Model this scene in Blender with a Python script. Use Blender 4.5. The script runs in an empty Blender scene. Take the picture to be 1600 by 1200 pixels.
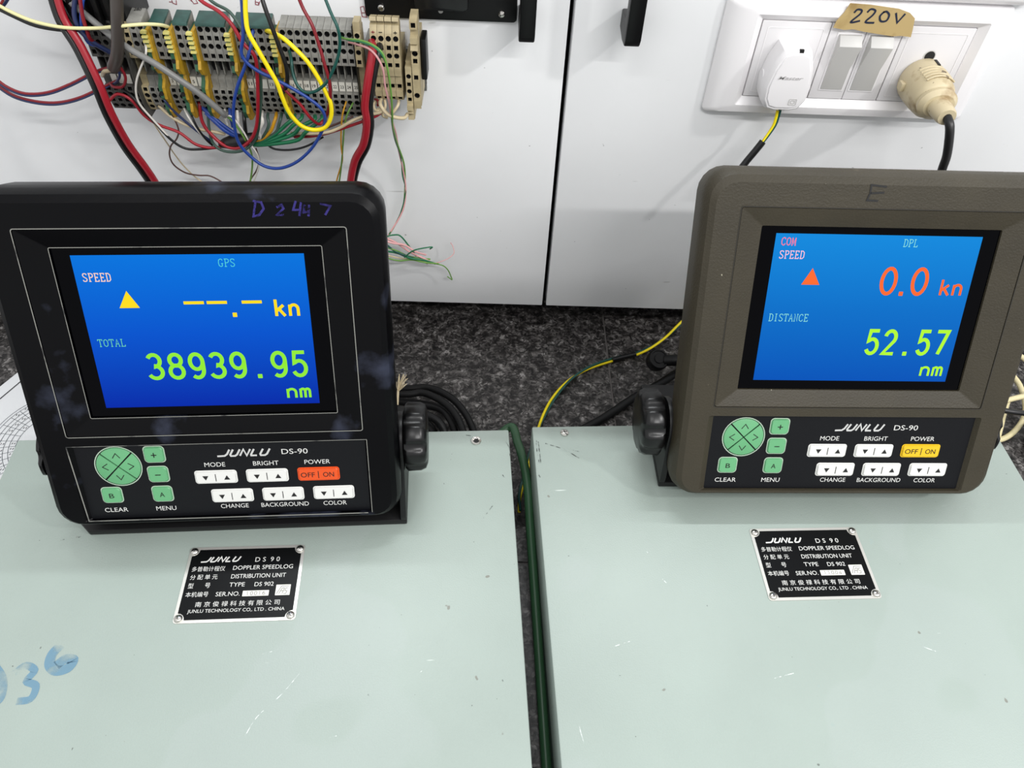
import bpy, bmesh, math, random
from mathutils import Vector, Matrix
random.seed(4)
PI = math.pi
ZS = 0.60212                     # granite surface is z = 0, camera stands at z = ZS
# ------------------------------------------------------------------ camera
F = 1199.52
CR = (Matrix.Rotation(-0.046147, 3, 'Z') @ Matrix.Rotation(PI/2-0.840392, 3, 'X') @ Matrix.Rotation(0.059792, 3, 'Z'))
sc = bpy.context.scene
col = sc.collection
cd = bpy.data.cameras.new('camera'); cam = bpy.data.objects.new('camera', cd); col.objects.link(cam)
cam.matrix_world = Matrix.Translation((0, 0, ZS)) @ CR.to_4x4()
cd.sensor_width = 36; cd.lens = F*36/1600; cd.clip_start = 0.01; cd.clip_end = 50
sc.camera = cam
sc.view_settings.view_transform = 'Standard'; sc.view_settings.look = 'None'
sc.view_settings.gamma = 1; sc.view_settings.use_curve_mapping = False
sc.view_settings.exposure = 0.0
# ------------------------------------------------------------------ world and lamps
w = bpy.data.worlds.new('world'); sc.world = w; w.use_nodes = True
w.node_tree.nodes['Background'].inputs[0].default_value = (0.98, 0.99, 1.0, 1)
w.node_tree.nodes['Background'].inputs[1].default_value = 0.92
def area(name, loc, target, sx, sy, power, color=(1, 1, 1)):
    l = bpy.data.lights.new(name, 'AREA'); l.shape = 'RECTANGLE'; l.size = sx; l.size_y = sy; l.energy = power; l.color = color
    o = bpy.data.objects.new(name, l); col.objects.link(o); o.location = loc
    o.rotation_euler = (Vector(target)-Vector(loc)).to_track_quat('-Z', 'Y').to_euler()
    return o
area('ceiling_tube_light_behind', (-0.05, 1.31, 2.2), (-0.05, 0.35, 0.1), 1.3, 0.03, 23, (0.95, 0.99, 1))
area('ceiling_tube_light_front', (0.75, -0.85, 1.57), (0.75, 0.6, 0.2), 1.0, 0.04, 16, (1, 0.99, 0.98))
area('ceiling_tube_light_left', (-0.55, -0.80, 2.0), (-0.55, 0.6, 0.2), 1.0, 0.04, 7, (1, 0.99, 0.98))
area('ceiling_tube_light_right', (1.7, -0.45, 1.75), (0.2, 0.6, 0.2), 0.10, 0.10, 16, (1, 0.99, 0.98))

# ------------------------------------------------------------------ picture point -> place
def ray(x, y): return CR @ Vector(((x-800)/F, (600-y)/F, -1))
C0 = Vector((0, 0, ZS))
WY = 0.62
def W(x, y, w=0.0):                # point on the vertical plane w in front of the doors
    r = ray(x, y); return C0 + r*((WY-w)/r.y)
def G(x, y, h=0.0):                # point on the horizontal plane h above the granite
    r = ray(x, y); return C0 + r*((h-ZS)/r.z)
# ------------------------------------------------------------------ materials
def lin(c):
    return tuple(((v/255)/12.92 if v/255 <= 0.04045 else ((v/255+0.055)/1.055)**2.4) for v in c)+(1,)
MATS = {}
def mat(name, c, rough=0.5, metal=0.0, spec=0.5, noise=0.0, nscale=60, bump=0.0, bscale=400, coat=0.0, emit=None, alpha=None, c2=None, thr=None):
    if name in MATS: return MATS[name]
    m = bpy.data.materials.new(name); m.use_nodes = True; nt = m.node_tree; b = nt.nodes['Principled BSDF']
    b.inputs['Base Color'].default_value = lin(c); b.inputs['Roughness'].default_value = rough; b.inputs['Metallic'].default_value = metal
    b.inputs['Specular IOR Level'].default_value = spec; b.inputs['Coat Weight'].default_value = coat
    tc = nt.nodes.new('ShaderNodeTexCoord')
    def nz(scale, detail=5):
        n = nt.nodes.new('ShaderNodeTexNoise'); n.inputs['Scale'].default_value = scale; n.inputs['Detail'].default_value = detail
        nt.links.new(tc.outputs['Object'], n.inputs['Vector']); return n
    if c2 is not None:                       # worn patches of a second colour with shapes of their own
        n = nz(nscale, 8); r = nt.nodes.new('ShaderNodeValToRGB'); t = thr or 0.62
        r.color_ramp.elements[0].position = t; r.color_ramp.elements[1].position = min(t+noise, 1)
        r.color_ramp.elements[0].color = lin(c); r.color_ramp.elements[1].color = lin(c2)
        nt.links.new(n.outputs['Fac'], r.inputs[0]); nt.links.new(r.outputs[0], b.inputs['Base Color'])
    elif noise:
        n = nz(nscale); r = nt.nodes.new('ShaderNodeValToRGB')
        r.color_ramp.elements[0].position = 0.3; r.color_ramp.elements[1].position = 0.7
        r.color_ramp.elements[0].color = lin([v*(1-noise) for v in c]); r.color_ramp.elements[1].color = lin([min(255, v*(1+noise)) for v in c])
        nt.links.new(n.outputs['Fac'], r.inputs[0]); nt.links.new(r.outputs[0], b.inputs['Base Color'])
    if bump:
        n = nz(bscale, 3); bp = nt.nodes.new('ShaderNodeBump'); bp.inputs['Strength'].default_value = bump; bp.inputs['Distance'].default_value = 0.0005
        nt.links.new(n.outputs['Fac'], bp.inputs['Height']); nt.links.new(bp.outputs['Normal'], b.inputs['Normal'])
    if emit is not None:
        b.inputs['Emission Color'].default_value = lin(emit[0]); b.inputs['Emission Strength'].default_value = emit[1]
    MATS[name] = m; return m

def speckle(m, layers):
    """adds small shaped marks: list of (voronoi/noise scale, threshold, colour, strength)"""
    nt = m.node_tree; b = nt.nodes['Principled BSDF']; tc = nt.nodes.new('ShaderNodeTexCoord')
    lk = b.inputs['Base Color'].links
    src = lk[0].from_socket if lk else None
    for i, (scale, thr, c, st, vec) in enumerate(layers):
        mp = nt.nodes.new('ShaderNodeMapping'); mp.inputs['Scale'].default_value = vec; mp.inputs['Location'].default_value = (i*3.1, i*1.7, 0)
        mp.inputs['Rotation'].default_value = (0, 0, i*0.7)
        nt.links.new(tc.outputs['Object'], mp.inputs['Vector'])
        n = nt.nodes.new('ShaderNodeTexNoise'); n.inputs['Scale'].default_value = scale; n.inputs['Detail'].default_value = 2
        nt.links.new(mp.outputs[0], n.inputs['Vector'])
        r = nt.nodes.new('ShaderNodeValToRGB'); r.color_ramp.elements[0].position = thr; r.color_ramp.elements[1].position = thr+0.02
        r.color_ramp.elements[0].color = (0, 0, 0, 1); r.color_ramp.elements[1].color = (st, st, st, 1)
        nt.links.new(n.outputs['Fac'], r.inputs[0])
        mx = nt.nodes.new('ShaderNodeMix'); mx.data_type = 'RGBA'
        nt.links.new(r.outputs[0], mx.inputs[0])
        if src: nt.links.new(src, mx.inputs[6])
        else: mx.inputs[6].default_value = b.inputs['Base Color'].default_value
        mx.inputs[7].default_value = lin(c); src = mx.outputs[2]
    nt.links.new(src, b.inputs['Base Color'])

WHITE = mat('white_painted_steel', (240, 241, 242), 0.45, noise=0.02, nscale=6, bump=0.05, bscale=300)
speckle(WHITE, [(170, 0.775, (150, 150, 150), 0.7, (1, 1, 1)), (4, 0.62, (232, 233, 234), 0.4, (1, 1, 1)), (60, 0.76, (190, 190, 188), 0.6, (0.3, 1, 2.5))])
GREEN = mat('pale_green_enamel', (152, 164, 157), 0.42, noise=0.025, nscale=9, bump=0.25, bscale=900)
speckle(GREEN, [(230, 0.775, (90, 95, 90), 0.8, (1, 1, 1)), (7, 0.60, (160, 170, 166), 0.3, (1, 1, 1)), (90, 0.775, (214, 222, 216), 0.7, (0.25, 3, 1)), (90, 0.765, (150, 165, 160), 0.7, (1, 1, 1)), (90, 0.77, (110, 105, 95), .7, (1, 1, 1))])
GREEN_EDGE = mat('worn_green_edge', (160, 180, 172), 0.5, c2=(70, 72, 70), nscale=60, noise=0.05, thr=0.6)
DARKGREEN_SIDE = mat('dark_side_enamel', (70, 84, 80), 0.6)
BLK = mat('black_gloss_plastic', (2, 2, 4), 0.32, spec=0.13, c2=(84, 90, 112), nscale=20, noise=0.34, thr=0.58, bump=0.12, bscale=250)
OLIVE = mat('olive_brown_plastic', (54, 49, 37), 0.5, spec=0.35, noise=0.05, nscale=30, bump=0.5, bscale=700)
speckle(OLIVE, [(200, 0.775, (170, 165, 145), 0.8, (1, 1, 1)), (28, 0.70, (86, 80, 66), 0.5, (1, 1, 0.4))])
BLKM = mat('black_satin', (14, 14, 15), 0.4, spec=0.35, bump=0.1, bscale=500)
BLKR = mat('black_rubber', (17, 17, 18), 0.45, spec=0.3)
GLASS = mat('black_glass', (1, 1, 3), 0.08, spec=0.06)
PANEL = mat('keypad_black_film', (12, 13, 17), 0.42, spec=0.2, bump=0.1, bscale=900)
TRIML = mat('worn_trim_line', (128, 128, 122), 0.5, c2=(60, 60, 60), nscale=50, noise=0.1, thr=0.56)
TRIMR = mat('dark_trim_line', (38, 35, 28), 0.7)
KGRN = mat('key_green', (98, 166, 116), 0.42); KRIM = mat('key_rim', (170, 190, 170), 0.5)
KWHT = mat('key_white', (222, 222, 218), 0.45); KORG = mat('key_orange', (220, 78, 20), 0.42); KYEL = mat('key_yellow', (226, 184, 20), 0.42)
INKB = mat('ink_black', (14, 14, 14), 0.6); INKW = mat('ink_white', (214, 214, 210), 0.5)
CHROME = mat('screw_steel', (205, 202, 196), 0.22, metal=1.0); ALU = mat('plate_aluminium', (214, 212, 206), 0.32, metal=0.7)
PLATEB = mat('plate_black', (4, 5, 6), 0.33, spec=0.15)
SOCK = mat('socket_white', (242, 240, 241), 0.32); SOCKG = mat('rocker_grey', (196, 195, 192), 0.4)
SOCKY = mat('socket_module_white', (226, 224, 225), 0.35)
CREAM = mat('aged_cream_plastic', (204, 190, 156), 0.45, c2=(150, 122, 82), nscale=70, noise=0.2, thr=0.56)
speckle(CREAM, [(120, 0.70, (74, 56, 38), 0.8, (1, 1, .4)), (200, .72, (90, 70, 50), .8, (1, 1, 1))])
TAPE = mat('brown_tape', (190, 166, 116), 0.3, c2=(140, 110, 62), nscale=40, noise=0.25, thr=0.5)
TGREY = mat('terminal_grey', (138, 137, 131), 0.5, noise=0.10, nscale=150)
TDARK = mat('terminal_dark_grey', (78, 77, 74), 0.55, noise=0.15, nscale=120)
TCREAM = mat('terminal_cream', (174, 160, 126), 0.5, noise=0.08, nscale=120)
HOLE = mat('terminal_hole', (24, 24, 25), 0.7)
TGREEN = mat('terminal_green', (46, 92, 66), 0.5, noise=0.1, nscale=150); TYEL = mat('terminal_yellow', (186, 146, 34), 0.5, noise=0.1, nscale=120)
TCAPG = mat('marker_dark_green', (44, 78, 72), 0.5, noise=0.15, nscale=120); TAG = mat('number_tag_white', (226, 224, 214), 0.5)
RAIL = mat('rail_zinc', (150, 150, 148), 0.35, metal=0.8)
WC = {k: mat('wire_'+k, c, 0.38) for k, c in dict(red=(160, 28, 42), dark_red=(128, 22, 34), blue=(34, 66, 146), yellow=(250, 226, 20), cream=(232, 226, 168), black=(20, 20, 21),
      green=(30, 112, 74), teal=(18, 78, 70), grey=(126, 126, 124), white=(224, 220, 212), pink=(228, 170, 170), lime=(104, 150, 66), brown=(92, 64, 58), ivory=(208, 192, 158), navy=(36, 48, 88), greygreen=(60, 84, 74), orange=(206, 150, 30), sleeve=(66, 60, 56), buff=(224, 212, 168)).items()}
# granite: dark ground, grey and pale crystals
def granite():
    m = bpy.data.materials.new('dark_granite'); m.use_nodes = True; nt = m.node_tree; b = nt.nodes['Principled BSDF']; L = nt.links
    tc = nt.nodes.new('ShaderNodeTexCoord')
    n0 = nt.nodes.new('ShaderNodeTexNoise'); n0.inputs['Scale'].default_value = 90; n0.inputs['Detail'].default_value = 2; L.new(tc.outputs['Object'], n0.inputs['Vector'])
    mxv = nt.nodes.new('ShaderNodeMix'); mxv.data_type = 'RGBA'; mxv.blend_type = 'LINEAR_LIGHT'; mxv.inputs[0].default_value = 0.006
    L.new(tc.outputs['Object'], mxv.inputs[6]); L.new(n0.outputs['Color'], mxv.inputs[7])
    v = nt.nodes.new('ShaderNodeTexVoronoi'); v.inputs['Scale'].default_value = 420; L.new(mxv.outputs[2], v.inputs['Vector'])
    r = nt.nodes.new('ShaderNodeValToRGB'); r.color_ramp.interpolation = 'LINEAR'
    els = [(0.0, (18, 17, 18)), (0.35, (42, 40, 39)), (0.6, (74, 71, 70)), (0.8, (104, 101, 99)), (0.97, (150, 147, 145))]
    r.color_ramp.elements[0].position = 0; r.color_ramp.elements[1].position = 1
    r.color_ramp.elements[0].color = lin(els[0][1]); r.color_ramp.elements[1].color = lin(els[-1][1])
    for p, c in els[1:-1]: e = r.color_ramp.elements.new(p); e.color = lin(c)
    sep = nt.nodes.new('ShaderNodeSeparateColor'); L.new(v.outputs['Color'], sep.inputs[0])
    n1 = nt.nodes.new('ShaderNodeTexNoise'); n1.inputs['Scale'].default_value = 95; n1.inputs['Detail'].default_value = 6; L.new(tc.outputs['Object'], n1.inputs['Vector'])
    mt = nt.nodes.new('ShaderNodeMath'); mt.operation = 'MULTIPLY_ADD'; mt.inputs[1].default_value = 0.6; L.new(sep.outputs[0], mt.inputs[0])
    m2 = nt.nodes.new('ShaderNodeMath'); m2.operation = 'MULTIPLY_ADD'; m2.inputs[1].default_value = 1.5; m2.inputs[2].default_value = -0.55; L.new(n1.outputs['Fac'], m2.inputs[0])
    L.new(m2.outputs[0], mt.inputs[2]); L.new(mt.outputs[0], r.inputs[0]); L.new(r.outputs[0], b.inputs['Base Color'])
    b.inputs['Roughness'].default_value = 0.42; b.inputs['Specular IOR Level'].default_value = 0.35
    bp = nt.nodes.new('ShaderNodeBump'); bp.inputs['Strength'].default_value = 0.35; bp.inputs['Distance'].default_value = 0.0008
    L.new(mt.outputs[0], bp.inputs['Height']); L.new(bp.outputs[0], b.inputs['Normal'])
    return m
GRAN = granite(); GROUT = mat('grout', (104, 100, 98), 0.8); DARK = mat('painted_gap_shade', (14, 14, 14), 0.8)
# ------------------------------------------------------------------ mesh helpers
class MB:
    def __init__(s): s.v = []; s.f = []; s.m = []; s.mats = []
    def slot(s, m):
        if m not in s.mats: s.mats.append(m)
        return s.mats.index(m)
    def add(s, vs, fs, m):
        k = len(s.v); i = s.slot(m); s.v += [Vector(p) for p in vs]
        for f in fs: s.f.append([k+j for j in f]); s.m.append(i)
    def box(s, a, b, m):
        (x0, y0, z0), (x1, y1, z1) = [tuple(map(min, zip(a, b))), tuple(map(max, zip(a, b)))]
        s.add([(x0, y0, z0), (x1, y0, z0), (x1, y1, z0), (x0, y1, z0), (x0, y0, z1), (x1, y0, z1), (x1, y1, z1), (x0, y1, z1)],
              [(0, 3, 2, 1), (4, 5, 6, 7), (0, 1, 5, 4), (1, 2, 6, 5), (2, 3, 7, 6), (3, 0, 4, 7)], m)
    def prism(s, pts, a, b, m, axis='x'):            # closed outline of 2D points swept from a to b along axis
        n = len(pts)
        def q(p, t): return {'x': (t, p[0], p[1]), 'y': (p[0], t, p[1]), 'z': (p[0], p[1], t)}[axis]
        s.add([q(p, a) for p in pts]+[q(p, b) for p in pts], [tuple(range(n))[::-1], tuple(range(n, 2*n))]+[(i, (i+1) % n, n+(i+1) % n, n+i) for i in range(n)], m)
    def loft(s, rings, m, cap0=True, cap1=True):
        n = len(rings[0]); vs = [p for r in rings for p in r]; fs = []
        for k in range(len(rings)-1):
            for i in range(n): fs.append((k*n+i, k*n+(i+1) % n, (k+1)*n+(i+1) % n, (k+1)*n+i))
        if cap0: fs.append(tuple(range(n))[::-1])
        if cap1: fs.append(tuple(range((len(rings)-1)*n, len(rings)*n)))
        s.add(vs, fs, m)
    def tube(s, pts, r, m, sides=8, smooth=6, ends=True):
        P = spline(pts, smooth) if smooth else [Vector(p) for p in pts]
        T = [(P[min(i+1, len(P)-1)]-P[max(i-1, 0)]).normalized() for i in range(len(P))]
        up = Vector((0, 0, 1)) if abs(T[0].z) < 0.9 else Vector((1, 0, 0))
        N = T[0].cross(up).normalized(); rings = []
        for i, p in enumerate(P):
            N = (N - T[i]*N.dot(T[i])).normalized(); B = T[i].cross(N)
            rr = r(i/(len(P)-1)) if callable(r) else r
            rings.append([p+(N*math.cos(2*PI*k/sides)+B*math.sin(2*PI*k/sides))*rr for k in range(sides)])
        s.loft(rings, m, ends, ends)
    def ribbon(s, pts, wd, m, P, closed=False):       # flat stroke; P maps (x, z) to 3D
        pts = [Vector((p[0], p[1])) for p in pts]; n = len(pts); L = []; R = []
        for i in range(n):
            a = pts[(i-1) % n] if (closed or i > 0) else pts[i]; c = pts[(i+1) % n] if (closed or i < n-1) else pts[i]; b = pts[i]
            d1 = (b-a).normalized() if (b-a).length > 1e-9 else None; d2 = (c-b).normalized() if (c-b).length > 1e-9 else None
            d1 = d1 or d2; d2 = d2 or d1
            t = (d1+d2); t = t.normalized() if t.length > 1e-3 else d1
            nn = Vector((-t.y, t.x)); k = wd/2/max(0.6, nn.dot(Vector((-d1.y, d1.x))))
            L.append(b+nn*k); R.append(b-nn*k)
        k = n if closed else n-1
        s.add([P(*q) for q in L+R], [(i, n+i, n+(i+1) % n, (i+1) % n) for i in range(k)], m)
    def xform(s, M):
        s.v = [M @ p for p in s.v]; return s
    def build(s, name, parent=None, smooth=35, bevel=0, loc=None, **tags):
        me = bpy.data.meshes.new(name); me.from_pydata(s.v, [], s.f)
        for m in s.mats: me.materials.append(m)
        for p, i in zip(me.polygons, s.m): p.material_index = i
        bm = bmesh.new(); bm.from_mesh(me)
        if bevel:
            bmesh.ops.remove_doubles(bm, verts=bm.verts, dist=1e-6)
            es = [e for e in bm.edges if len(e.link_faces) == 2 and e.calc_face_angle(0) > 0.6]
            bmesh.ops.bevel(bm, geom=es, offset=bevel, segments=2, affect='EDGES', profile=0.5, clamp_overlap=True)
        bmesh.ops.recalc_face_normals(bm, faces=bm.faces)
        bm.to_mesh(me); bm.free()
        if smooth:
            me.polygons.foreach_set('use_smooth', [True]*len(me.polygons)); me.set_sharp_from_angle(angle=math.radians(smooth))
        o = bpy.data.objects.new(name, me); col.objects.link(o)
        if loc is not None: o.location = loc
        if parent: o.parent = parent
        for k, v in tags.items(): o[k] = v
        return o
def spline(pts, k=6):
    P = [Vector(p) for p in pts]; out = []
    for i in range(len(P)-1):
        p0 = P[i-1] if i else P[0]*2-P[1]; p1 = P[i]; p2 = P[i+1]; p3 = P[i+2] if i+2 < len(P) else P[-1]*2-P[-2]
        for j in range(k):
            t = j/k; out.append(0.5*((2*p1)+(p2-p0)*t+(2*p0-5*p1+4*p2-p3)*t*t+(3*p1-p0-3*p2+p3)*t**3))
    out.append(P[-1]); return out
def empty(name, loc=(0, 0, 0), rz=0, **tags):
    o = bpy.data.objects.new(name, None); col.objects.link(o); o.location = loc; o.rotation_euler = (0, 0, rz); o.empty_display_size = 0.02
    for k, v in tags.items(): o[k] = v
    return o
def rrect(x0, x1, z0, z1, r, n=5):
    pts = []
    for cx, cz, a in ((x1-r, z1-r, 0), (x0+r, z1-r, 90), (x0+r, z0+r, 180), (x1-r, z0+r, 270)):
        for i in range(n+1):
            t = math.radians(a+90*i/n); pts.append((cx+r*math.cos(t), cz+r*math.sin(t)))
    return pts
def crect(cx, cz, w, h, r, n=5): return rrect(cx-w/2, cx+w/2, cz-h/2, cz+h/2, r, n)
_tc = {}
def text(mb, s, x, z, w, h, m, P, bold=0.0, shear=0.0):
    """writing fitted to width w and capital height h, centred on (x, z)"""
    key = (s, bold, shear)
    if key not in _tc:
        c = bpy.data.curves.new('t', 'FONT'); c.body = s; c.size = 1; c.offset = bold; c.shear = shear; c.resolution_u = 3
        o = bpy.data.objects.new('t', c); col.objects.link(o); dg = bpy.context.evaluated_depsgraph_get()
        me = bpy.data.meshes.new_from_object(o.evaluated_get(dg))
        _tc[key] = ([v.co.copy() for v in me.vertices], [tuple(p.vertices) for p in me.polygons])
        bpy.data.objects.remove(o); bpy.data.curves.remove(c); bpy.data.meshes.remove(me)
    vs, fs = _tc[key]
    x0 = min(v.x for v in vs); x1 = max(v.x for v in vs); y0 = min(v.y for v in vs); y1 = max(v.y for v in vs)
    mb.add([P(x+((v.x-x0)/(x1-x0)-0.5)*w, z+((v.y-y0)/(y1-y0)-0.5)*h) for v in vs], fs, m)
def arc(cx, cy, rx, ry, a0, a1, n=14):
    return [(cx+rx*math.cos(math.radians(a0+(a1-a0)*i/n)), cy+ry*math.sin(math.radians(a0+(a1-a0)*i/n))) for i in range(n+1)]
DIG = {'0': [(arc(.5, .5, .42, .5, 0, 360, 22)[:-1], 1)],
       '2': [(arc(.5, .72, .42, .28, 170, -35)+[(.06, 0), (.96, 0)], 0)],
       '3': [(arc(.46, .745, .4, .255, 155, -80, 12)+arc(.46, .26, .46, .26, 80, -155, 14), 0)],
       '5': [([(.9, 1), (.2, 1), (.13, .54)]+arc(.48, .32, .44, .32, 130, -155, 14), 0)],
       '7': [([(.05, 1), (.95, 1), (.42, 0)], 0)],
       '8': [(arc(.5, .76, .38, .24, 0, 360, 18)[:-1], 1), (arc(.5, .27, .44, .27, 0, 360, 18)[:-1], 1)],
       '9': [(arc(.5, .68, .42, .32, 0, 360, 20)[:-1], 1), ([(.92, .68)]+arc(.48, .34, .44, .34, 5, -130, 10), 0)],
       '1': [([(.2, .8), (.5, 1), (.5, 0)], 0)], '4': [([(.7, 0), (.7, 1), (0, .3), (1, .3)], 0)],
       '6': [(arc(.5, .3, .42, .3, 0, 360, 16)[:-1], 1), ([(.08, .3), (.15, .7), (.7, 1)], 0)],
       'k': [([(.1, 0), (.1, 1)], 0), ([(.85, .66), (.12, .3)], 0), ([(.4, .42), (.95, 0)], 0)],
       'n': [([(.1, 0), (.1, .68)], 0), ([(.1, .4)]+arc(.5, .42, .4, .25, 160, 0, 8)+[(.9, 0)], 0)],
       'm': [([(.05, 0), (.05, .68)], 0), ([(.05, .5)]+arc(.28, .5, .22, .17, 150, 0, 6)+[(.5, 0)], 0), ([(.5, .5)]+arc(.73, .5, .22, .17, 150, 0, 6)+[(.95, 0)], 0)]}
def digits(mb, s, x, z0, pitch, h, sw, m, P, wr=0.84, fit=True):
    for i, c in enumerate(s):
        if c == ' ': continue
        xx = x+i*pitch
        if c == '.': q = crect(xx+pitch*0.5, z0+sw*0.55, sw*1.15, sw*1.15, sw*0.1, 1); mb.add([P(*p) for p in q], [tuple(range(len(q)))], m); continue
        if c == '-': mb.ribbon([(xx+0.02*pitch, z0+h*0.5), (xx+0.98*pitch, z0+h*0.5)], sw*0.62, m, P); continue
        cw = pitch*wr-sw
        for pl, cl in DIG[c]:
            mb.ribbon([(xx+sw/2+(pitch*(1-wr))/2+p[0]*cw, z0+sw/2+p[1]*(h-sw)) for p in pl], sw, m, P, bool(cl))
SER = {'S': [[(5.4, 8), (5, 9.5), (3.5, 10), (1.6, 9.7), (.7, 8), (1.5, 6), (4.5, 4), (5.4, 2.5), (4.5, .5), (2.5, 0), (1, .4), (.5, 2)]],
       'P': [[(1.5, 0), (1.5, 10)], [(.3, 10), (4, 10), (5.6, 9), (5.6, 6.5), (4, 5), (1.5, 5)], [(.3, 0), (3, 0)]],
       'E': [[(1.4, 0), (1.4, 10)], [(.2, 10), (5.3, 10), (5.3, 8.2)], [(1.4, 5), (4, 5)], [(4, 6), (4, 4)], [(.2, 0), (5.3, 0), (5.6, 2)]],
       'D': [[(1.4, 0), (1.4, 10)], [(.2, 10), (3.6, 10), (5.6, 8), (5.6, 2), (3.6, 0), (.2, 0)]],
       'G': [[(5.2, 8), (4.6, 9.6), (3, 10), (1, 8.6), (.4, 5), (1, 1.2), (3, 0), (4.8, .8), (4.8, 4)], [(3.5, 4), (6, 4)]],
       'T': [[(3, 0), (3, 10)], [(.2, 8), (.4, 10), (5.6, 10), (5.8, 8)], [(1.8, 0), (4.2, 0)]],
       'O': [[(3, 10), (1, 8.6), (.4, 5), (1, 1.4), (3, 0), (5, 1.4), (5.6, 5), (5, 8.6), (3, 10)]],
       'A': [[(.6, 0), (3, 10), (5.4, 0)], [(1.5, 3.5), (4.5, 3.5)], [(-.1, 0), (1.6, 0)], [(4.5, 0), (6.1, 0)]],
       'L': [[(1.5, 0), (1.5, 10)], [(.3, 10), (2.9, 10)], [(.3, 0), (5.3, 0), (5.6, 2.2)]],
       'C': [[(5.3, 7.6), (5, 9.4), (3.2, 10), (1, 8.6), (.4, 5), (1, 1.4), (3.2, 0), (4.8, .6), (5.5, 2.4)]],
       'M': [[(.8, 0), (.8, 10)], [(.8, 10), (3, 2), (5.2, 10)], [(5.2, 10), (5.2, 0)], [(0, 0), (1.6, 0)], [(4.4, 0), (6, 0)]],
       'I': [[(3, 0), (3, 10)], [(1.6, 10), (4.4, 10)], [(1.6, 0), (4.4, 0)]],
       'N': [[(1, 0), (1, 10), (5, 0), (5, 10)], [(.1, 0), (1.9, 0)], [(4, 10), (6, 10)], [(.1, 10), (1, 10)]]}
def serif(mb, s, x, zc, pitch, h, m, P, sw=0.00038):
    for i, c in enumerate(s):
        for pl in SER[c]:
            mb.ribbon([(x+i*pitch+(p[0]+.6)/7.2*pitch, zc-h/2+p[1]/10*h) for p in pl], sw, m, P)
def junlu(mb, x0, x1, zc, h, m, P, sw):
    w = (x1-x0)/5.6
    G_ = {'J': [[(1.15, 1), (1.15, .3), (.95, .04), (.0, 0)]], 'U': [[(0, 1), (0, .2), (.18, 0), (.72, 0), (.9, .2), (.9, 1)]], 'N': [[(0, 0), (0, 1), (.9, 0), (.9, 1)]], 'L': [[(0, 1), (0, .15), (.1, 0), (.85, 0)]]}
    xs = [.1, 1.4, 2.5, 3.62, 4.58]
    for c, xx in zip('JUNLU', xs):
        for pl in G_[c]:
            mb.ribbon([(x0+(xx*0.92+p[0]*0.74)*w*1.04+(p[1]-.5)*h*0.45, zc-h/2+sw/2+p[1]*(h-sw)) for p in pl], sw, m, P)
def parts_label(o, t): o['label'] = t; return o

# ================================================================== SETTING
fl = MB(); fl.box((-1.1, -0.87, -0.03), (1.33, 1.53, -0.0012), GROUT)
floor = fl.build('floor', smooth=0, kind='structure')
xe = [-1.07, -0.47, 0.13, 0.73, 1.33]; ye = [-0.87, -0.27, 0.33, 0.93, 1.53]
tm = None
for i in range(4):
    for j in range(4):
        if tm is None:
            t = MB(); t.box((-0.2992, -0.2992, -0.02), (0.2992, 0.2992, 0), GRAN); to = t.build('tile', floor, smooth=0, bevel=0.0006); tm = to.data
        else:
            to = bpy.data.objects.new('tile', tm); col.objects.link(to); to.parent = floor
        to.location = ((xe[i]+xe[i+1])/2, (ye[j]+ye[j+1])/2, 0)
# cabinet with two white doors
cab = empty('steel_cabinet', (0.058, 0.9, 0), label='white steel cabinet with two doors standing behind the displays', category='cabinet')
OC = Vector((0.058, 0.9, 0))
def rel(mb, o=OC): return mb.xform(Matrix.Translation(-o))
b = MB(); b.box((-0.85, WY+0.050, 0.0), (0.97, WY+0.45, 0.60), DARK); rel(b).build('carcass', cab, bevel=0.002)  # near-black colour stands in for the shade behind and below the doors
b = MB(); b.box((-0.855, WY+0.02, 0.60), (0.975, WY+0.455, 0.615), WHITE); rel(b).build('top_panel', cab, bevel=0.002)
zb = 0.0385
for nm, x0, x1, hx, lab in (('l', -0.84, 0.0562, 0.0225, 'left white door carrying the terminal strip'), ('r', 0.0604, 0.955, 0.1035, 'right white door carrying the mains socket')):
    b = MB(); b.box((x0, WY, zb), (x1, WY+0.019, 0.595), WHITE); d = rel(b).build('door', cab, bevel=0.0009); d['label'] = lab
    b = MB()
    prof = [(WY-0.0002, .3395), (WY-0.020, .3370), (WY-0.033, .3385), (WY-0.036, .3440), (WY-0.036, .560), (WY-0.031, .571), (WY-0.0002, .574), (WY-0.0002, .560), (WY-0.022, .557), (WY-0.024, .552), (WY-0.024, .360), (WY-0.022, .356), (WY-0.0002, .354)]
    b.prism(prof, hx-0.0062, hx+0.0062, BLKM)
    rel(b).build('handle', d, bevel=0.0012)
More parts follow.
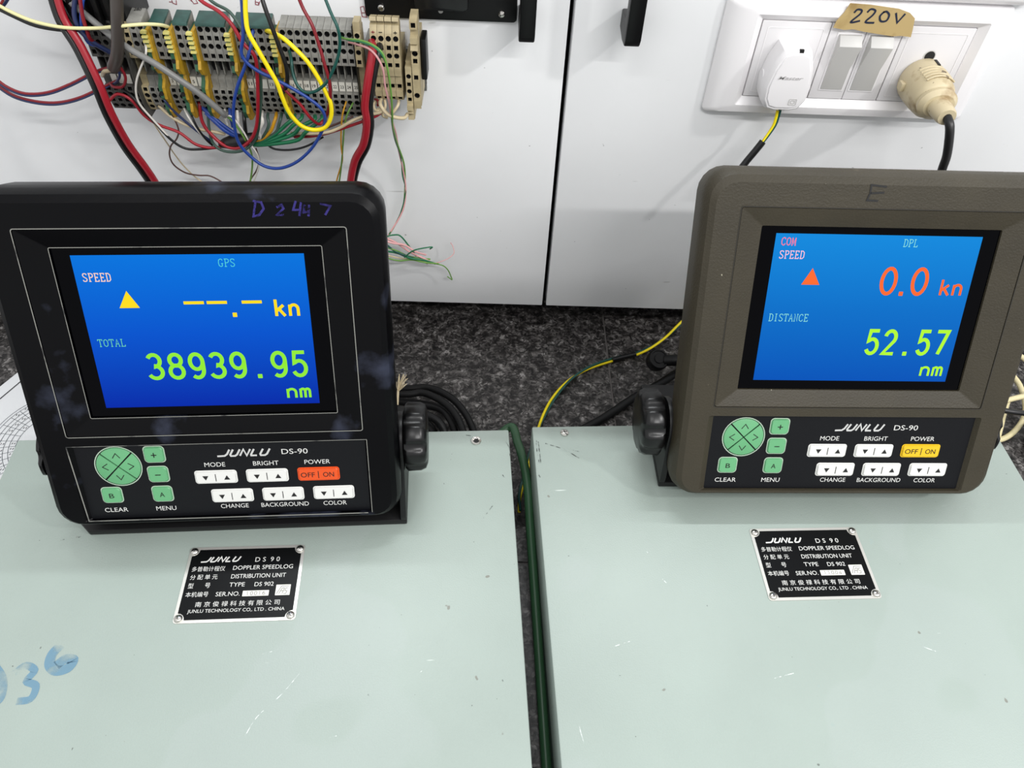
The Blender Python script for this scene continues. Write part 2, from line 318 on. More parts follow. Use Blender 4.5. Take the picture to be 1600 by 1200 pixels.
# small marks in red ink on the left door
def mark(name, pts_list, wd, m, label, cat='handwriting', group=None, fn=None):
    b = MB()
    for pts in pts_list:
        b.ribbon([(p[0], p[1]) for p in pts], wd, m, fn)
    o = b.build(name, smooth=0, label=label, category=cat)
    if group: o['group'] = group
    return o
RINK = mat('red_ink', (150, 40, 60), 0.6)
def onwall(pts, w=0.0004): return [((W(x, y, w)).x, (W(x, y, w)).z) for x, y in pts]
PW = lambda x, z: (x, WY-0.0004, z)
for pl, lab in (([[(268, 0), (270, 5), (276, 7), (275, 0)], [(264, 3), (270, 3)]], 'small red ink mark on the door above the leftmost green cap'),
                ([[(299, 0), (303, 6), (309, 5), (306, 0)], [(300, 2), (297, 0)]], 'small round red ink mark above the second green cap'),
                ([[(399, 0), (399, 7), (404, 8), (404, 4), (399, 3)], [(404, 8), (406, 2)]], 'small red letter b shape above the wide green cap'),
                ([[(563, 11), (568, 10), (573, 27), (566, 26), (563, 11)], [(565, 20), (572, 20)]], 'crooked red ink box drawn left of the black plate')):
    mark('ink_mark', [onwall(p) for p in pl], 0.0005, RINK, lab, 'ink mark', fn=PW)

# ================================================================== DISTRIBUTION BOXES
def plate(parent, cx, cy, a, z, w, h, ser, glare):
    """nameplate: local x right, y away; z up"""
    M = Matrix.Translation((cx, cy, z)) @ Matrix.Rotation(a, 4, 'Z')
    P = lambda x, y, k=0.0009: (x, y, k)
    b = MB(); q = crect(0, 0, w+0.007, h+0.007, 0.0022, 3); b.prism(q, 0, 0.0006, ALU, 'z')
    pl = b.xform(M).build('nameplate', parent, label='black and silver engraved nameplate')
    # black field with scooped corners
    x1, y1 = w/2+0.0012, h/2+0.0012; r = 0.0052; q = []
    for sx, sy, a0 in ((1, 1, 180), (-1, 1, 270), (-1, -1, 0), (1, -1, 90)):
        aa = [180+90, 180] if False else None
        for i in range(5):
            t = i/4*PI/2
            if (sx, sy) == (1, 1): p = (x1-r*math.cos(t)*1, y1-r*math.sin(t)); p = (x1-r*math.sin(t), y1-r*math.cos(t)) if True else p
            elif (sx, sy) == (-1, 1): p = (-x1+r*math.cos(t), y1-r*math.sin(t))
            elif (sx, sy) == (-1, -1): p = (-x1+r*math.sin(t), -y1+r*math.cos(t))
            else: p = (x1-r*math.cos(t), -y1+r*math.sin(t))
            q.append(p)
    b = MB(); b.prism(q, 0.0006, 0.0008, PLATEB, 'z'); b.xform(M).build('black_field', pl)
    wd, hh = w/0.0777, h/0.053
    def line(name, s, x0, x1_, yy, hgt, shear=0.0, bold=0.0):
        b = MB(); text(b, s, (x0+x1_)/2*0.001, yy*0.001, (x1_-x0)*0.001, hgt*0.00105, INKW, P, bold, shear); b.xform(M).build('engraved_text', pl, smooth=0)
    b = MB(); junlu(b, -0.0318, -0.0022, 0.0194, 0.0050, INKW, P, 0.0011); b.xform(M).build('maker_logo', pl, smooth=0)
    for tx, x0, x1_, yy, hgt in (('D S  9 0', 7.1, 25, 18.4, 3.6), ('多普勒计程仪', -37.6, -13.7, 11.8, 3.8), ('DOPPLER SPEEDLOG', -8, 35.5, 12, 3.2), ('分 配 单 元', -37.5, -17.9, 5.2, 3.8), ('DISTRIBUTION UNIT', -8.1, 31.3, 5.1, 3.2),
            ('型', -37.5, -33.7, -1.5, 3.8), ('号', -25.6, -21.8, -1.5, 3.8), ('TYPE', -8.2, 2.8, -1.5, 3.1), ('DS 902', 9.8, 23.5, -1.7, 3.1), ('本机编号', -37.8, -21.8, -8.4, 3.8), ('SER.NO.', -16.5, .5, -8.7, 3.2),
            ('南 京 俊 禄 科 技 有 限 公 司', -29.3, 29.9, -16.2, 3.8), ('JUNLU TECHNOLOGY CO,. LTD . CHINA', -33.6, 34, -21.7, 3.2)):
        line('t', tx, x0, x1_, yy, hgt)
    b = MB(); q = crect(0.0117, -0.0088, 0.0186, 0.0043, 0.0002, 1); b.prism(q, 0.0008, 0.0009, TAG, 'z'); 
    for i, c in enumerate(ser): digits(b, c, 0.0046+i*0.0029, -0.0104, 0.0026, 0.0032, 0.0004, WC['grey'], lambda x, y: P(x, y, 0.00098), 0.9)
    b.xform(M).build('serial_field', pl, smooth=0)
    b = MB(); q = crect(0.0308, -0.0068, 0.0104, 0.0083, 0.0002, 1); b.prism(q, 0.0008, 0.0009, TAG, 'z')
    Pq = lambda x, y: P(x+.0308, y-.0068, 0.00098)
    for st in ([(-.0042, -.0030), (-.0012, .0030), (.0038, .0030)], [(-.0026, -.0030), (-.0006, .0014), (.0010, .0014), (-.0002, -.0030)], [(-.0014, -.0008), (.0004, -.0008)], [(.0034, .0014), (.0020, .0014), (.0014, -.0006), (.0030, -.0010), (.0024, -.0030), (.0008, -.0030)]):
        b.ribbon(st, 0.00045, WC['grey'], Pq)
    b.xform(M).build('emblem', pl, smooth=0)
    for sx in (-1, 1):
        for sy in (-1, 1):
            b = MB(); rings = []
            for r_, z_ in ((.0030, .0006), (.0030, .0012), (.0025, .0020), (.0014, .0025), (.0004, .0026)):
                rings.append([(sx*w/2+r_*math.cos(2*PI*i/14), sy*h/2+r_*math.sin(2*PI*i/14), z_) for i in range(14)])
            b.loft(rings, CHROME); an = random.random()
            for k in (0, 1):
                c, s_ = math.cos(an+k*PI/2), math.sin(an+k*PI/2)
                b.ribbon([(sx*w/2-c*.0013, sy*h/2-s_*.0013), (sx*w/2+c*.0013, sy*h/2+s_*.0013)], .0004, INKB, lambda x, y: (x, y, .00262))
            b.xform(M).build('screw', pl)
    return pl
def dist_box(org, ang, ht, label, pc, pa, ser, screw_px, hollow):
    t = empty('distribution_box', (org[0], org[1], 0), ang, label=label, category='equipment box')
    w_, d_ = 0.4085, 0.33
    b = MB(); b.box((0.002, -d_+.002, 0.003), (w_-.002, -0.002, ht-0.02), DARKGREEN_SIDE); b.build('base_tray', t, bevel=0.001)
    b = MB(); b.box((0, -d_, ht-0.045), (w_, 0, ht), GREEN); b.build('lid', t, bevel=0.0014)
    for x in (0.03, w_-0.03):
        for y in (-0.03, -d_+0.03):
            b = MB(); b.prism([(x+.008*math.cos(i*PI/6), y+.008*math.sin(i*PI/6)) for i in range(12)], 0, 0.0035, BLKR, 'z'); b.build('rubber_foot', t)
    inv = (Matrix.Translation((org[0], org[1], 0)) @ Matrix.Rotation(ang, 4, 'Z')).inverted()
    p = inv @ Vector((pc[0], pc[1], 0))
    plate(t, p.x, p.y, pa-ang, ht, 0.07765, 0.0530, ser, 0)
    q = inv @ G(*screw_px, ht)
    b = MB(); circ = lambda r, z: [(q.x+r*math.cos(2*PI*i/18), q.y+r*math.sin(2*PI*i/18), z) for i in range(18)]
    if hollow:
        b.loft([circ(.0044, ht+.0002), circ(.0042, ht+.0009), circ(.0026, ht+.0007), circ(.0022, ht+.00015)], CHROME, False, False); b.add(circ(.0023, ht+.0002), [tuple(range(18))], HOLE); b.build('rivet_hole', t)
    else:
        b.loft([circ(.0036, ht+.0001), circ(.0034, ht+.0012), circ(.0020, ht+.0019), circ(.0005, ht+.0021)], CHROME)
        for k in (0.3, 0.3+PI/2): b.ribbon([(q.x-math.cos(k)*.002, q.y-math.sin(k)*.002), (q.x+math.cos(k)*.002, q.y+math.sin(k)*.002)], .0006, INKB, lambda x, y: (x, y, ht+.00215))
        b.build('screw', t)
    return t
HL, HR = 0.080, 0.08784
boxL = dist_box((-0.389307, 0.391031), 0.056587, HL, 'pale green metal box under the black display, blue scribble on its lid', (-0.17633, 0.265512), 0.052444, '10016', (744, 689), True)
boxR = dist_box((0.038218, 0.411671), 0.0489, HR, 'pale green metal box under the olive brown display', (0.249518, 0.286146), 0.041758, '11004', (882, 677), False)
# worn paint marks on the lids: thin flat flakes and scratches
def onbox(t, H, name, strokes, wd, m, lab=None):
    inv = (Matrix.Translation(t.location) @ Matrix.Rotation(t.rotation_euler.z, 4, 'Z')).inverted(); one = MB()
    for s in strokes:
        b = one if lab else MB()
        pts = [inv @ G(x, y, H) for x, y in s]; pts = spline(pts, 5)
        b.ribbon([(p.x, p.y) for p in pts], wd, m, lambda x, y: (x, y, H+0.0002))
        if not lab: b.build(name, t, smooth=0)
    if lab: o = one.build(name, t, smooth=0); o['label'] = lab
def smear(name, c, thr, op, sc_):
    m = mat(name, c, 0.6); nt = m.node_tree; b = nt.nodes['Principled BSDF']; tc = nt.nodes.new('ShaderNodeTexCoord')
    n = nt.nodes.new('ShaderNodeTexNoise'); n.inputs['Scale'].default_value = sc_; n.inputs['Detail'].default_value = 5; nt.links.new(tc.outputs['Object'], n.inputs['Vector'])
    r = nt.nodes.new('ShaderNodeValToRGB'); r.color_ramp.elements[0].position = thr; r.color_ramp.elements[1].position = thr+0.2; r.color_ramp.elements[1].color = (op, op, op, 1)
    nt.links.new(n.outputs['Fac'], r.inputs[0]); nt.links.new(r.outputs[0], b.inputs['Alpha']); return m
BLUEM = smear('faded_blue_marker', (104, 150, 178), 0.33, 0.6, 70)
SCR = smear('pale_scratch', (222, 230, 226), 0.42, 0.9, 300); SCRD = smear('dark_scuff', (74, 78, 76), 0.42, 0.8, 260)
onbox(boxL, HL, 'marker_writing', [[(-8, 1040), (5, 1062), (2, 1090), (-14, 1104)], [(22, 1052), (40, 1040), (54, 1048), (42, 1064), (56, 1072), (48, 1092), (26, 1096)]], 0.0048, BLUEM, 'faded blue handwritten figures on the lid')
onbox(boxL, HL, 'marker_writing', [[(95, 1008), (82, 1022), (78, 1038), (88, 1048), (106, 1044), (114, 1032), (102, 1030), (88, 1040)]], 0.0068, BLUEM, 'smeared blue figure six')
onbox(boxL, HL, 'scratch', [[(383, 1150), (402, 1120), (440, 1085), (470, 1050)], [(508, 1158), (516, 1152), (526, 1150)], [(655, 1052), (662, 1046)], [(410, 1022), (425, 1018)]], 0.0006, SCR)
onbox(boxL, HL, 'scuff', [[(728, 680), (736, 681)], [(790, 690), (796, 700), (797, 712)], [(785, 1062), (786, 1065)], [(122, 840), (127, 838)], [(95, 844), (101, 843)], [(575, 1085), (577, 1087)], [(735, 1105), (738, 1102)], [(600, 735), (606, 733)], [(785, 742), (788, 746)], [(770, 790), (755, 810)]], 0.0008, SCRD)
onbox(boxR, HR, 'scuff', [[(838, 688), (839, 705), (843, 726)], [(841, 690), (845, 724)], [(842, 742), (844, 746)], [(852, 693), (880, 702), (905, 716)], [(895, 703), (905, 706)], [(1072, 668), (1076, 674)]], 0.0009, SCRD)
onbox(boxR, HR, 'scratch', [[(905, 1135), (912, 1162)], [(960, 1010), (985, 1002)], [(1035, 905), (1042, 912)], [(1210, 1060), (1240, 1052)], [(1440, 1010), (1462, 1018)], [(1010, 862), (1016, 868)]], 0.0006, SCR)

# ================================================================== DISPLAY UNITS
def screen_mat(name, stops, strength):
    m = bpy.data.materials.new(name); m.use_nodes = True; nt = m.node_tree; b = nt.nodes['Principled BSDF']
    b.inputs['Base Color'].default_value = (0, 0, 0, 1); b.inputs['Roughness'].default_value = 0.3; b.inputs['Specular IOR Level'].default_value = 0.06
    tc = nt.nodes.new('ShaderNodeTexCoord'); mp = nt.nodes.new('ShaderNodeMapping'); nt.links.new(tc.outputs['Generated'], mp.inputs[0])
    s = nt.nodes.new('ShaderNodeSeparateXYZ'); nt.links.new(mp.outputs[0], s.inputs[0])
    r = nt.nodes.new('ShaderNodeValToRGB'); r.color_ramp.elements[0].color = lin(stops[0]); r.color_ramp.elements[1].color = lin(stops[-1])
    e = r.color_ramp.elements.new(0.5); e.color = lin(stops[1])
    nt.links.new(s.outputs['Z'], r.inputs[0]); nt.links.new(r.outputs[0], b.inputs['Emission Color']); b.inputs['Emission Strength'].default_value = strength  # height gradient bakes the panel's viewing-angle brightness shift into the emission
    return m
def em(name, c): return mat('lit_'+name, (0, 0, 0), 0.4, spec=0.2, emit=(c, 1.0))
E_ = dict(aqua=em('aqua', (90, 226, 214)), warm=em('warm', (252, 214, 190)), yellow=em('yellow', (255, 222, 12)), mint=em('mint', (120, 232, 160)), lime=em('lime', (146, 236, 52)),
          rose=em('rose', (250, 120, 150)), pale=em('pale', (250, 196, 216)), ember=em('ember', (255, 104, 36)), cyan=em('cyan', (150, 240, 220)), lime2=em('lime2', (178, 250, 44)))
def display_unit(key, X, Y, Z, yaw, tilt, roll, top, shell, trim, label, powercol, sxp, scrm):
    t = empty('display_unit', (X, Y, top), yaw, label=label, category='display')
    M = Matrix.Translation((0, 0, Z+ZS-top)) @ Matrix.Rotation(-tilt, 4, 'X') @ Matrix.Rotation(roll, 4, 'Y')
    def ring(x0, x1, z0, z1, r, d): return [(p[0], -d, p[1]) for p in rrect(x0, x1, z0, z1, r)]
    zt, zbm = 0.0967, -0.1484
    # ---- housing
    b = MB()
    def o_(i_s, i_t, i_b, r, d): return ring(-.125+i_s, .125-i_s, zbm+i_b, zt-i_t, r, d)
    rings = [o_(.030, .030, .030, .01, -.062), o_(.020, .020, .018, .012, -.058), o_(.010, .010, .010, .016, -.034), o_(.0015, .0015, .0015, .017, -.030),
             o_(0, 0, 0, .018, -.012), o_(.0008, .0012, .0006, .0178, -.007), o_(.0032, .0038, .002, .0165, -.0025), o_(.0070, .0085, .0042, .014, 0)]
    b.loft(rings, shell, True, False)
    hs = b.xform(M)
    bm = bmesh.new(); loops = [rings[-1], [(p[0], 0, p[1]) for p in crect(0, 0, .2022, .1458, .0016, 3)], [(p[0], 0, p[1]) for p in rrect(-.1035+sxp*0, .1035, -.1427, -.0796, .0016, 3)]]
    for lp in loops:
        vs = [bm.verts.new(M @ Vector(p)) for p in lp]
        for i in range(len(vs)): bm.edges.new((vs[i], vs[(i+1) % len(vs)]))
    bmesh.ops.triangle_fill(bm, use_beauty=True, use_dissolve=False, edges=bm.edges)
    bm.verts.index_update(); hs.add([v.co for v in bm.verts], [[v.index for v in f.verts] for f in bm.faces], shell); bm.free()
    s2 = MB(); 
    s2.loft([[(p[0], -d, p[1]) for p in crect(0, zc, ww, hh_, r, 3)] for ww, hh_, zc, r, d in ((.2022, .1458, 0, .0016, 0), (.2010, .1446, 0, .0014, -.0014), (.2002, .1438, 0, .0014, -.0002), (.1672, .1196, -.0004, .0010, -.0046), (.1668, .1192, -.0004, .001, -.0062))], shell, False, False)
    s2.loft([[(p[0], -d, p[1]) for p in q] for q, d in ((rrect(-.1035, .1035, -.1427, -.0796, .0016, 3), 0), (rrect(-.0995+sxp-.0004, .1012, -.1424, -.0804, .0012, 3), -.0034))], shell, False, False)
    s2.xform(M); hs.add(s2.v, s2.f, shell)
    # weld
    H_ = hs.build('housing', t, smooth=0)
    bm = bmesh.new(); bm.from_mesh(H_.data); bmesh.ops.remove_doubles(bm, verts=bm.verts, dist=2e-5); bmesh.ops.recalc_face_normals(bm, faces=bm.faces); bm.to_mesh(H_.data); bm.free()
    H_.data.polygons.foreach_set('use_smooth', [True]*len(H_.data.polygons)); H_.data.set_sharp_from_angle(angle=math.radians(24))
    # trim lines round the bezel
    b = MB(); Pf = lambda d: (lambda x, z: (x, -d, z))
    b.ribbon([p for p in crect(0, 0, .2016, .1452, .0016, 3)], .0006, trim, Pf(.0002), True)
    if key == 'L': b.ribbon([p for p in crect(0, -.0004, .1676, .1200, .0010, 3)], .0005, trim, Pf(-.0044), True)
    if key == 'L':
        b.ribbon([(-.1027, -.0806), (-.1005, -.1418), (.100, -.1424)], .0008, trim, Pf(.0002)); b.ribbon([(.1030, -.0800), (.1030, -.142)], .0005, trim, Pf(.0002)); b.ribbon([(-.103, -.0799), (.103, -.0799)], .0004, trim, Pf(.0002))
    b.xform(M).build('bezel_line', t, smooth=0)
    # screen glass and lit panel
    b = MB(); q = crect(0, -.0004, .1664, .1188, .001, 3); b.add([(p[0], .0060, p[1]) for p in q]+[(p[0], .0085, p[1]) for p in q], [tuple(range(len(q)))]+[(i, (i+1) % len(q), len(q)+(i+1) % len(q), len(q)+i) for i in range(len(q))], GLASS)
    b.xform(M).build('screen_glass', t, smooth=0)
    sw, sh = .14426, .10729; zc = .00057
    b = MB(); b.box((-sw/2-.0003, .0058, zc-sh/2), (sw/2-.0003, .0061, zc+sh/2), scrm); scn = b.xform(M).build('lit_screen', t, smooth=0)
    PS = lambda x, z: (x, .00572, z)
    def stext(nm, fn):
        b = MB(); fn(b); return b.xform(M).build(nm, scn, smooth=0)
    mm = 0.001
    if key == 'L':
        stext('screen_word', lambda b: serif(b, 'GPS', .0172, .0486, .0037, .0050, E_['aqua'], PS))
        stext('screen_word', lambda b: serif(b, 'SPEED', -.0682, .0398, .00358, .0052, E_['warm'], PS, .0006))
        stext('screen_word', lambda b: serif(b, 'TOTAL', -.0682, -.0052, .00362, .0050, E_['mint'], PS))
        stext('pointer_triangle', lambda b: b.add([PS(-.0492, .0190), PS(-.0364, .0190), PS(-.0428, .0306)], [(0, 1, 2)], E_['yellow']))
        def dashes(b):
            for x0 in (-.0084, .0063, .0286): b.ribbon([(x0, .0220), (x0+.0129, .0220)], .0021, E_['yellow'], PS)
            b.add([PS(*p) for p in crect(.0231, .0133, .0028, .0030, .0001, 1)], [tuple(range(8))], E_['yellow'])
        stext('speed_reading', dashes)
        stext('unit_word', lambda b: digits(b, 'kn', .0482, .0110, .0090, .0135, .0020, E_['yellow'], PS, .95))
        stext('total_reading', lambda b: digits(b, '38939.95', -.0411, -.0329, .01362, .0200, .0027, E_['lime'], PS, .92))
        stext('unit_word', lambda b: digits(b, 'nm', .0492, -.0493, .0091, .0118, .0018, E_['lime'], PS, .95))
    else:
        stext('screen_word', lambda b: serif(b, 'COM', -.0684, .0488, .0036, .0052, E_['rose'], PS, .0006))
        stext('screen_word', lambda b: serif(b, 'SPEED', -.0684, .0397, .00360, .0052, E_['pale'], PS, .0006))
        stext('screen_word', lambda b: serif(b, 'DPL', .0168, .0491, .0036, .0050, E_['cyan'], PS))
        stext('screen_word', lambda b: serif(b, 'DISTANCE', -.0687, -.0053, .00362, .0052, E_['cyan'], PS))
        stext('pointer_triangle', lambda b: b.add([PS(-.0493, .0188), PS(-.0364, .0188), PS(-.0431, .0306)], [(0, 1, 2)], E_['ember']))
        def ring0(b):
            b.ribbon(arc(-.0428, .0236, .0068, .0072, 0, 1, 1), .0001, E_['ember'], PS)
        stext('speed_reading', lambda b: digits(b, '0.0', .0052, .0120, .0112, .0206, .0026, E_['ember'], PS, 1.16) if False else (digits(b, '0', .0052, .0119, .0146, .0206, .0026, E_['ember'], PS, .98), digits(b, '.', .0163, .0119, .0136, .0206, .0026, E_['ember'], PS), digits(b, '0', .0275, .0119, .0146, .0206, .0026, E_['ember'], PS, .98)))
        stext('unit_word', lambda b: digits(b, 'kn', .0496, .0118, .0090, .0130, .0018, E_['ember'], PS, .95))
        stext('distance_reading', lambda b: digits(b, '52.57', .0048-.0006, -.0329, .01265, .0200, .0027, E_['lime2'], PS, .92))
        stext('unit_word', lambda b: digits(b, 'nm', .0497, -.0494, .0093, .0118, .0017, E_['lime2'], PS, .95))
    # ---- keypad
    b = MB(); q = rrect(-.1006+sxp, .1012, -.1422, -.0806, .001, 3); b.prism(q, .0034, .0050, PANEL, 'y'); kp = b.xform(M).build('keypad_panel', t, smooth=0)
    dx = .0008 if key == 'L' else -.0008
    PK = lambda x, z: (x, .0033, z); PT = lambda x, z: (x, .0016, z)
    def word(s, cx, cz, ww, hh_, fn=None):
        b = MB()
        if fn: fn(b)
        else: text(b, s, cx*mm+dx, cz*mm, ww*mm, hh_*mm, INKW, PK, 0.0)
        b.xform(M).build('printed_word', kp, smooth=0)
    for a in (('MODE', -6.9, -99.1, 14.5, 3.6), ('BRIGHT', 28.9, -99.1, 18, 3.6), ('POWER', 65.3, -99.1, 18.2, 3.6), ('CHANGE', 2.2, -134.7, 20, 3.6), ('BACKGROUND', 38.6, -134.8, 34.5, 3.6), ('COLOR', 75, -134.9, 17, 3.6), ('CLEAR', -82, -134.9, 16.4, 3.6), ('MENU', -46.8, -134.9, 14.2, 3.6), ('DS-90', 50.2, -89.9, 18.4, 4.2)): word(*a)
    word('', 0, 0, 0, 0, lambda b: junlu(b, -.0033+dx, .0352+dx, -.0898, .0066, mat('logo_silver', (196, 196, 194), 0.4), PK, .00135))
    def btn(cx, cz, ww, hh_, m, sym, r=.0018, cols=None):
        cx = cx*mm+dx; cz *= mm; ww *= mm; hh_ *= mm
        b = MB(); rg = [[(p[0], y, p[1]) for p in crect(cx, cz, ww-i, hh_-i, r)] for i, y in ((0, .0034), (.0002, .0024), (.0012, .0018))]
        b.loft(rg, m, False, True); bo = b.xform(M).build('button', t)
        b = MB(); b.ribbon(crect(cx, cz, ww+.0006, hh_+.0006, r), .0008, KRIM if m is KGRN else KWHT if m is KWHT else m, lambda x, z: (x, .0031, z), True); b.xform(M).build('button_rim', bo, smooth=0)
        b = MB(); PTb = lambda x, z: (x, .0016, z)
        if sym == 'ud':
            b.ribbon([(cx, cz-.0030), (cx, cz+.0030)], .0005, INKB, PTb)
            b.add([PTb(cx-.0092, cz+.0016), PTb(cx-.0050, cz+.0016), PTb(cx-.0071, cz-.0020)], [(0, 1, 2)], INKB)
            b.add([PTb(cx+.0058, cz-.0018), PTb(cx+.0100, cz-.0018), PTb(cx+.0079, cz+.0018)], [(0, 1, 2)], INKB)
        elif sym == 'pow':
            b.ribbon([(cx, cz-.0030), (cx, cz+.0030)], .0005, INKB, PTb); text(b, 'OFF', cx-.0076, cz, .0100, .0040, INKB, PTb, .0); text(b, 'ON', cx+.0072, cz, .0078, .0040, INKB, PTb, .0)
        elif sym == '+': b.ribbon([(cx-.0019, cz), (cx+.0019, cz)], .0007, INKB, PTb); b.ribbon([(cx, cz-.0019), (cx, cz+.0019)], .0007, INKB, PTb)
        elif sym == '-': b.ribbon([(cx-.0019, cz), (cx+.0019, cz)], .0007, INKB, PTb)
        else: text(b, sym, cx, cz, .0034, .0038, INKB, PTb, .0)
        b.xform(M).build('button_symbol', bo, smooth=0); return bo
    for a in ((-7.3, -109.2, 28.4, 9.6), (28.9, -109.2, 28.4, 9.6), (2, -125.4, 28.4, 9.9), (38.4, -125.4, 28.4, 9.9), (75, -125.4, 28.4, 9.9)): btn(*a, KWHT, 'ud')
    parts_label(btn(65.5, -109.1, 28.6, 9.8, powercol, 'pow'), 'orange power button' if key == 'L' else 'yellow power button')
    for cx, cz, s in ((-47, -89.2, '+'), (-47, -105.5, '-'), (-47, -122.1, 'A'), (-82.2, -121.9, 'B')): parts_label(btn(cx, cz, 13.4, 12.2, KGRN, s, .0026), 'green key')
    # arrow pad in four quadrants
    cx, cz, R_ = -.0732+dx, -.0982, .0155
    for k, nm in enumerate(('right', 'up', 'left', 'down')):
        a0 = k*90-45+.6; b = MB(); rg = []
        for rr, y in ((R_, .0034), (R_-.0002, .0028), (R_-.0008, .0025)):
            off = Vector((math.cos(math.radians(k*90)), math.sin(math.radians(k*90))))*.0006
            pts = [(cx+off.x+(rr-.0009)*math.cos(math.radians(a0+i*88.8/10)), y, cz+off.y+(rr-.0009)*math.sin(math.radians(a0+i*88.8/10))) for i in range(11)]+[(cx+off.x, y, cz+off.y)]
            rg.append(pts)
        b.loft(rg[:3], KGRN, False, True); bo = b.xform(M).build('arrow_key', t, label='green arrow key pointing '+nm)
        c, s = math.cos(math.radians(k*90)), math.sin(math.radians(k*90)); b = MB(); ro = lambda u, v: (cx+c*u-s*v, cz+s*u+c*v)
        b.ribbon([ro(.0070, .0026), ro(.0108, 0), ro(.0070, -.0026)], .0006, INKB, lambda x, z: (x, .0024, z)); b.xform(M).build('arrow_symbol', bo, smooth=0)
    b = MB(); b.ribbon(arc(cx, cz, R_+.0004, R_+.0004, 0, 360, 40)[:-1], .0007, KRIM, lambda x, z: (x, .0030, z), True); b.xform(M).build('arrow_pad_rim', t, smooth=0)
    # marker writing on the frame
    b = MB(); PF = lambda x, z: (x, -.0003, z)
    def fo(px, py):                                     # photo point -> face plane
        Mi = (Matrix.Translation((X, Y, top)) @ Matrix.Rotation(yaw, 4, 'Z') @ M).inverted(); a = Mi @ C0; d = Mi.to_3x3() @ ray(px, py); q = a+d*((-.0003-a.y)/d.y); return (q.x, q.z)
    if key == 'L':
        m = smear('violet_marker', (44, 34, 120), 0.34, 0.8, 200)
        for s in ([(395, 314), (408, 316), (412, 326), (405, 336), (396, 338), (399, 316)], [(432, 324), (440, 320), (443, 326), (432, 336), (444, 336)], [(462, 314), (458, 328), (470, 328)], [(470, 316), (468, 338)], [(476, 320), (474, 332), (484, 330)], [(483, 320), (482, 338)], [(500, 318), (516, 322), (508, 336)]):
            b.ribbon([fo(*p) for p in s], .0014, m, PF)
    else:
        m = smear('black_marker', (12, 12, 13), 0.05, 0.95, 200)
        for s in ([(1386, 292), (1362, 289), (1360, 302), (1355, 313), (1372, 314)], [(1360, 302), (1382, 301)]):
            b.ribbon([fo(*p) for p in s], .0013, m, PF)
    b.xform(M).build('marker_writing', t, smooth=0, label='handwritten figures in faded violet marker' if key == 'L' else 'handwritten letter E in black marker')
    # ---- bracket: base plate, two arms, two star knobs
    kc = M @ Vector((0, .036, -.0985 if key == 'L' else -.1010)); yf = -.050 if key == 'L' else -.040
    b = MB(); xl = -.127; q = [(xl+.016, yf), (.127, yf), (.127, .066), (xl, .066), (xl, yf+.016)] if key == 'L' else [(xl, yf), (.127, yf), (.127, .066), (xl, .066)]
    b.prism(q, 0.0002, .0062, BLKM, 'z'); br = b.build('bracket_base', t, bevel=.001)
    for s in (-1, 1):
        a, c = (.1225, .127) if s > 0 else (-.127, -.1225); h0 = .0062
        yb = yf+(.016 if (key == 'L' and s < 0) else 0)
        pts = [(yb, h0), (yb, h0+.006), (kc.y-.020, kc.z-.004)]+[(kc.y+.020*math.cos(math.radians(t_)), kc.z+.020*math.sin(math.radians(t_))) for t_ in range(180, -1, -20)]+[(.055, h0)]
        b = MB(); b.prism(pts, a, c, BLKM, 'x'); b.build('bracket_arm', t, bevel=.0007)
        b = MB(); n = 96; rg = []
        for xx, rr, dp in ((.1272, .019, 0), (.1280, .0245, 0.3), (.1300, .0265, 1), (.1395, .0262, 1), (.1432, .0245, .8), (.1448, .0205, .4), (.1450, .011, 0)):
            xx = .1272+(xx-.1272)*(.25 if (key == 'L') == (s < 0) else 1.0)+(.003 if (key == 'R' and s < 0) else 0); rg.append([(s*xx, kc.y+(rr-dp*.0026*max(0, math.cos(8*2*PI*i/n))**0.8)*math.cos(2*PI*i/n+.2), kc.z+(rr-dp*.0026*max(0, math.cos(8*2*PI*i/n))**0.8)*math.sin(2*PI*i/n+.2)) for i in range(n)])
        b.loft(rg, mat('knob_black', (10, 10, 11), 0.3, spec=0.4), True, True); b.build('clamp_knob', t, smooth=50)
        b = MB(); b.tube([(s*.117, kc.y, kc.z), (s*.1305, kc.y, kc.z)], .006, BLKM, 12, 0); b.build('pivot_bolt', t)
    return t
sL = screen_mat('screen_blue_left', [(0, 42, 170), (0, 84, 206), (0, 116, 222)], 1.0)
sR = screen_mat('screen_blue_right', [(0, 84, 186), (6, 112, 202), (14, 138, 222)], 1.0)
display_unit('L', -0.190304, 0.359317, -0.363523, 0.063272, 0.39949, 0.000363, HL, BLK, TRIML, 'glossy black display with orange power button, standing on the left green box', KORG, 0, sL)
display_unit('R', 0.265325, 0.395241, -0.358505, 0.02515, 0.448509, 0.002601, HR, OLIVE, TRIMR, 'olive brown display with yellow power button, standing on the right green box', KYEL, 0.001, sR)

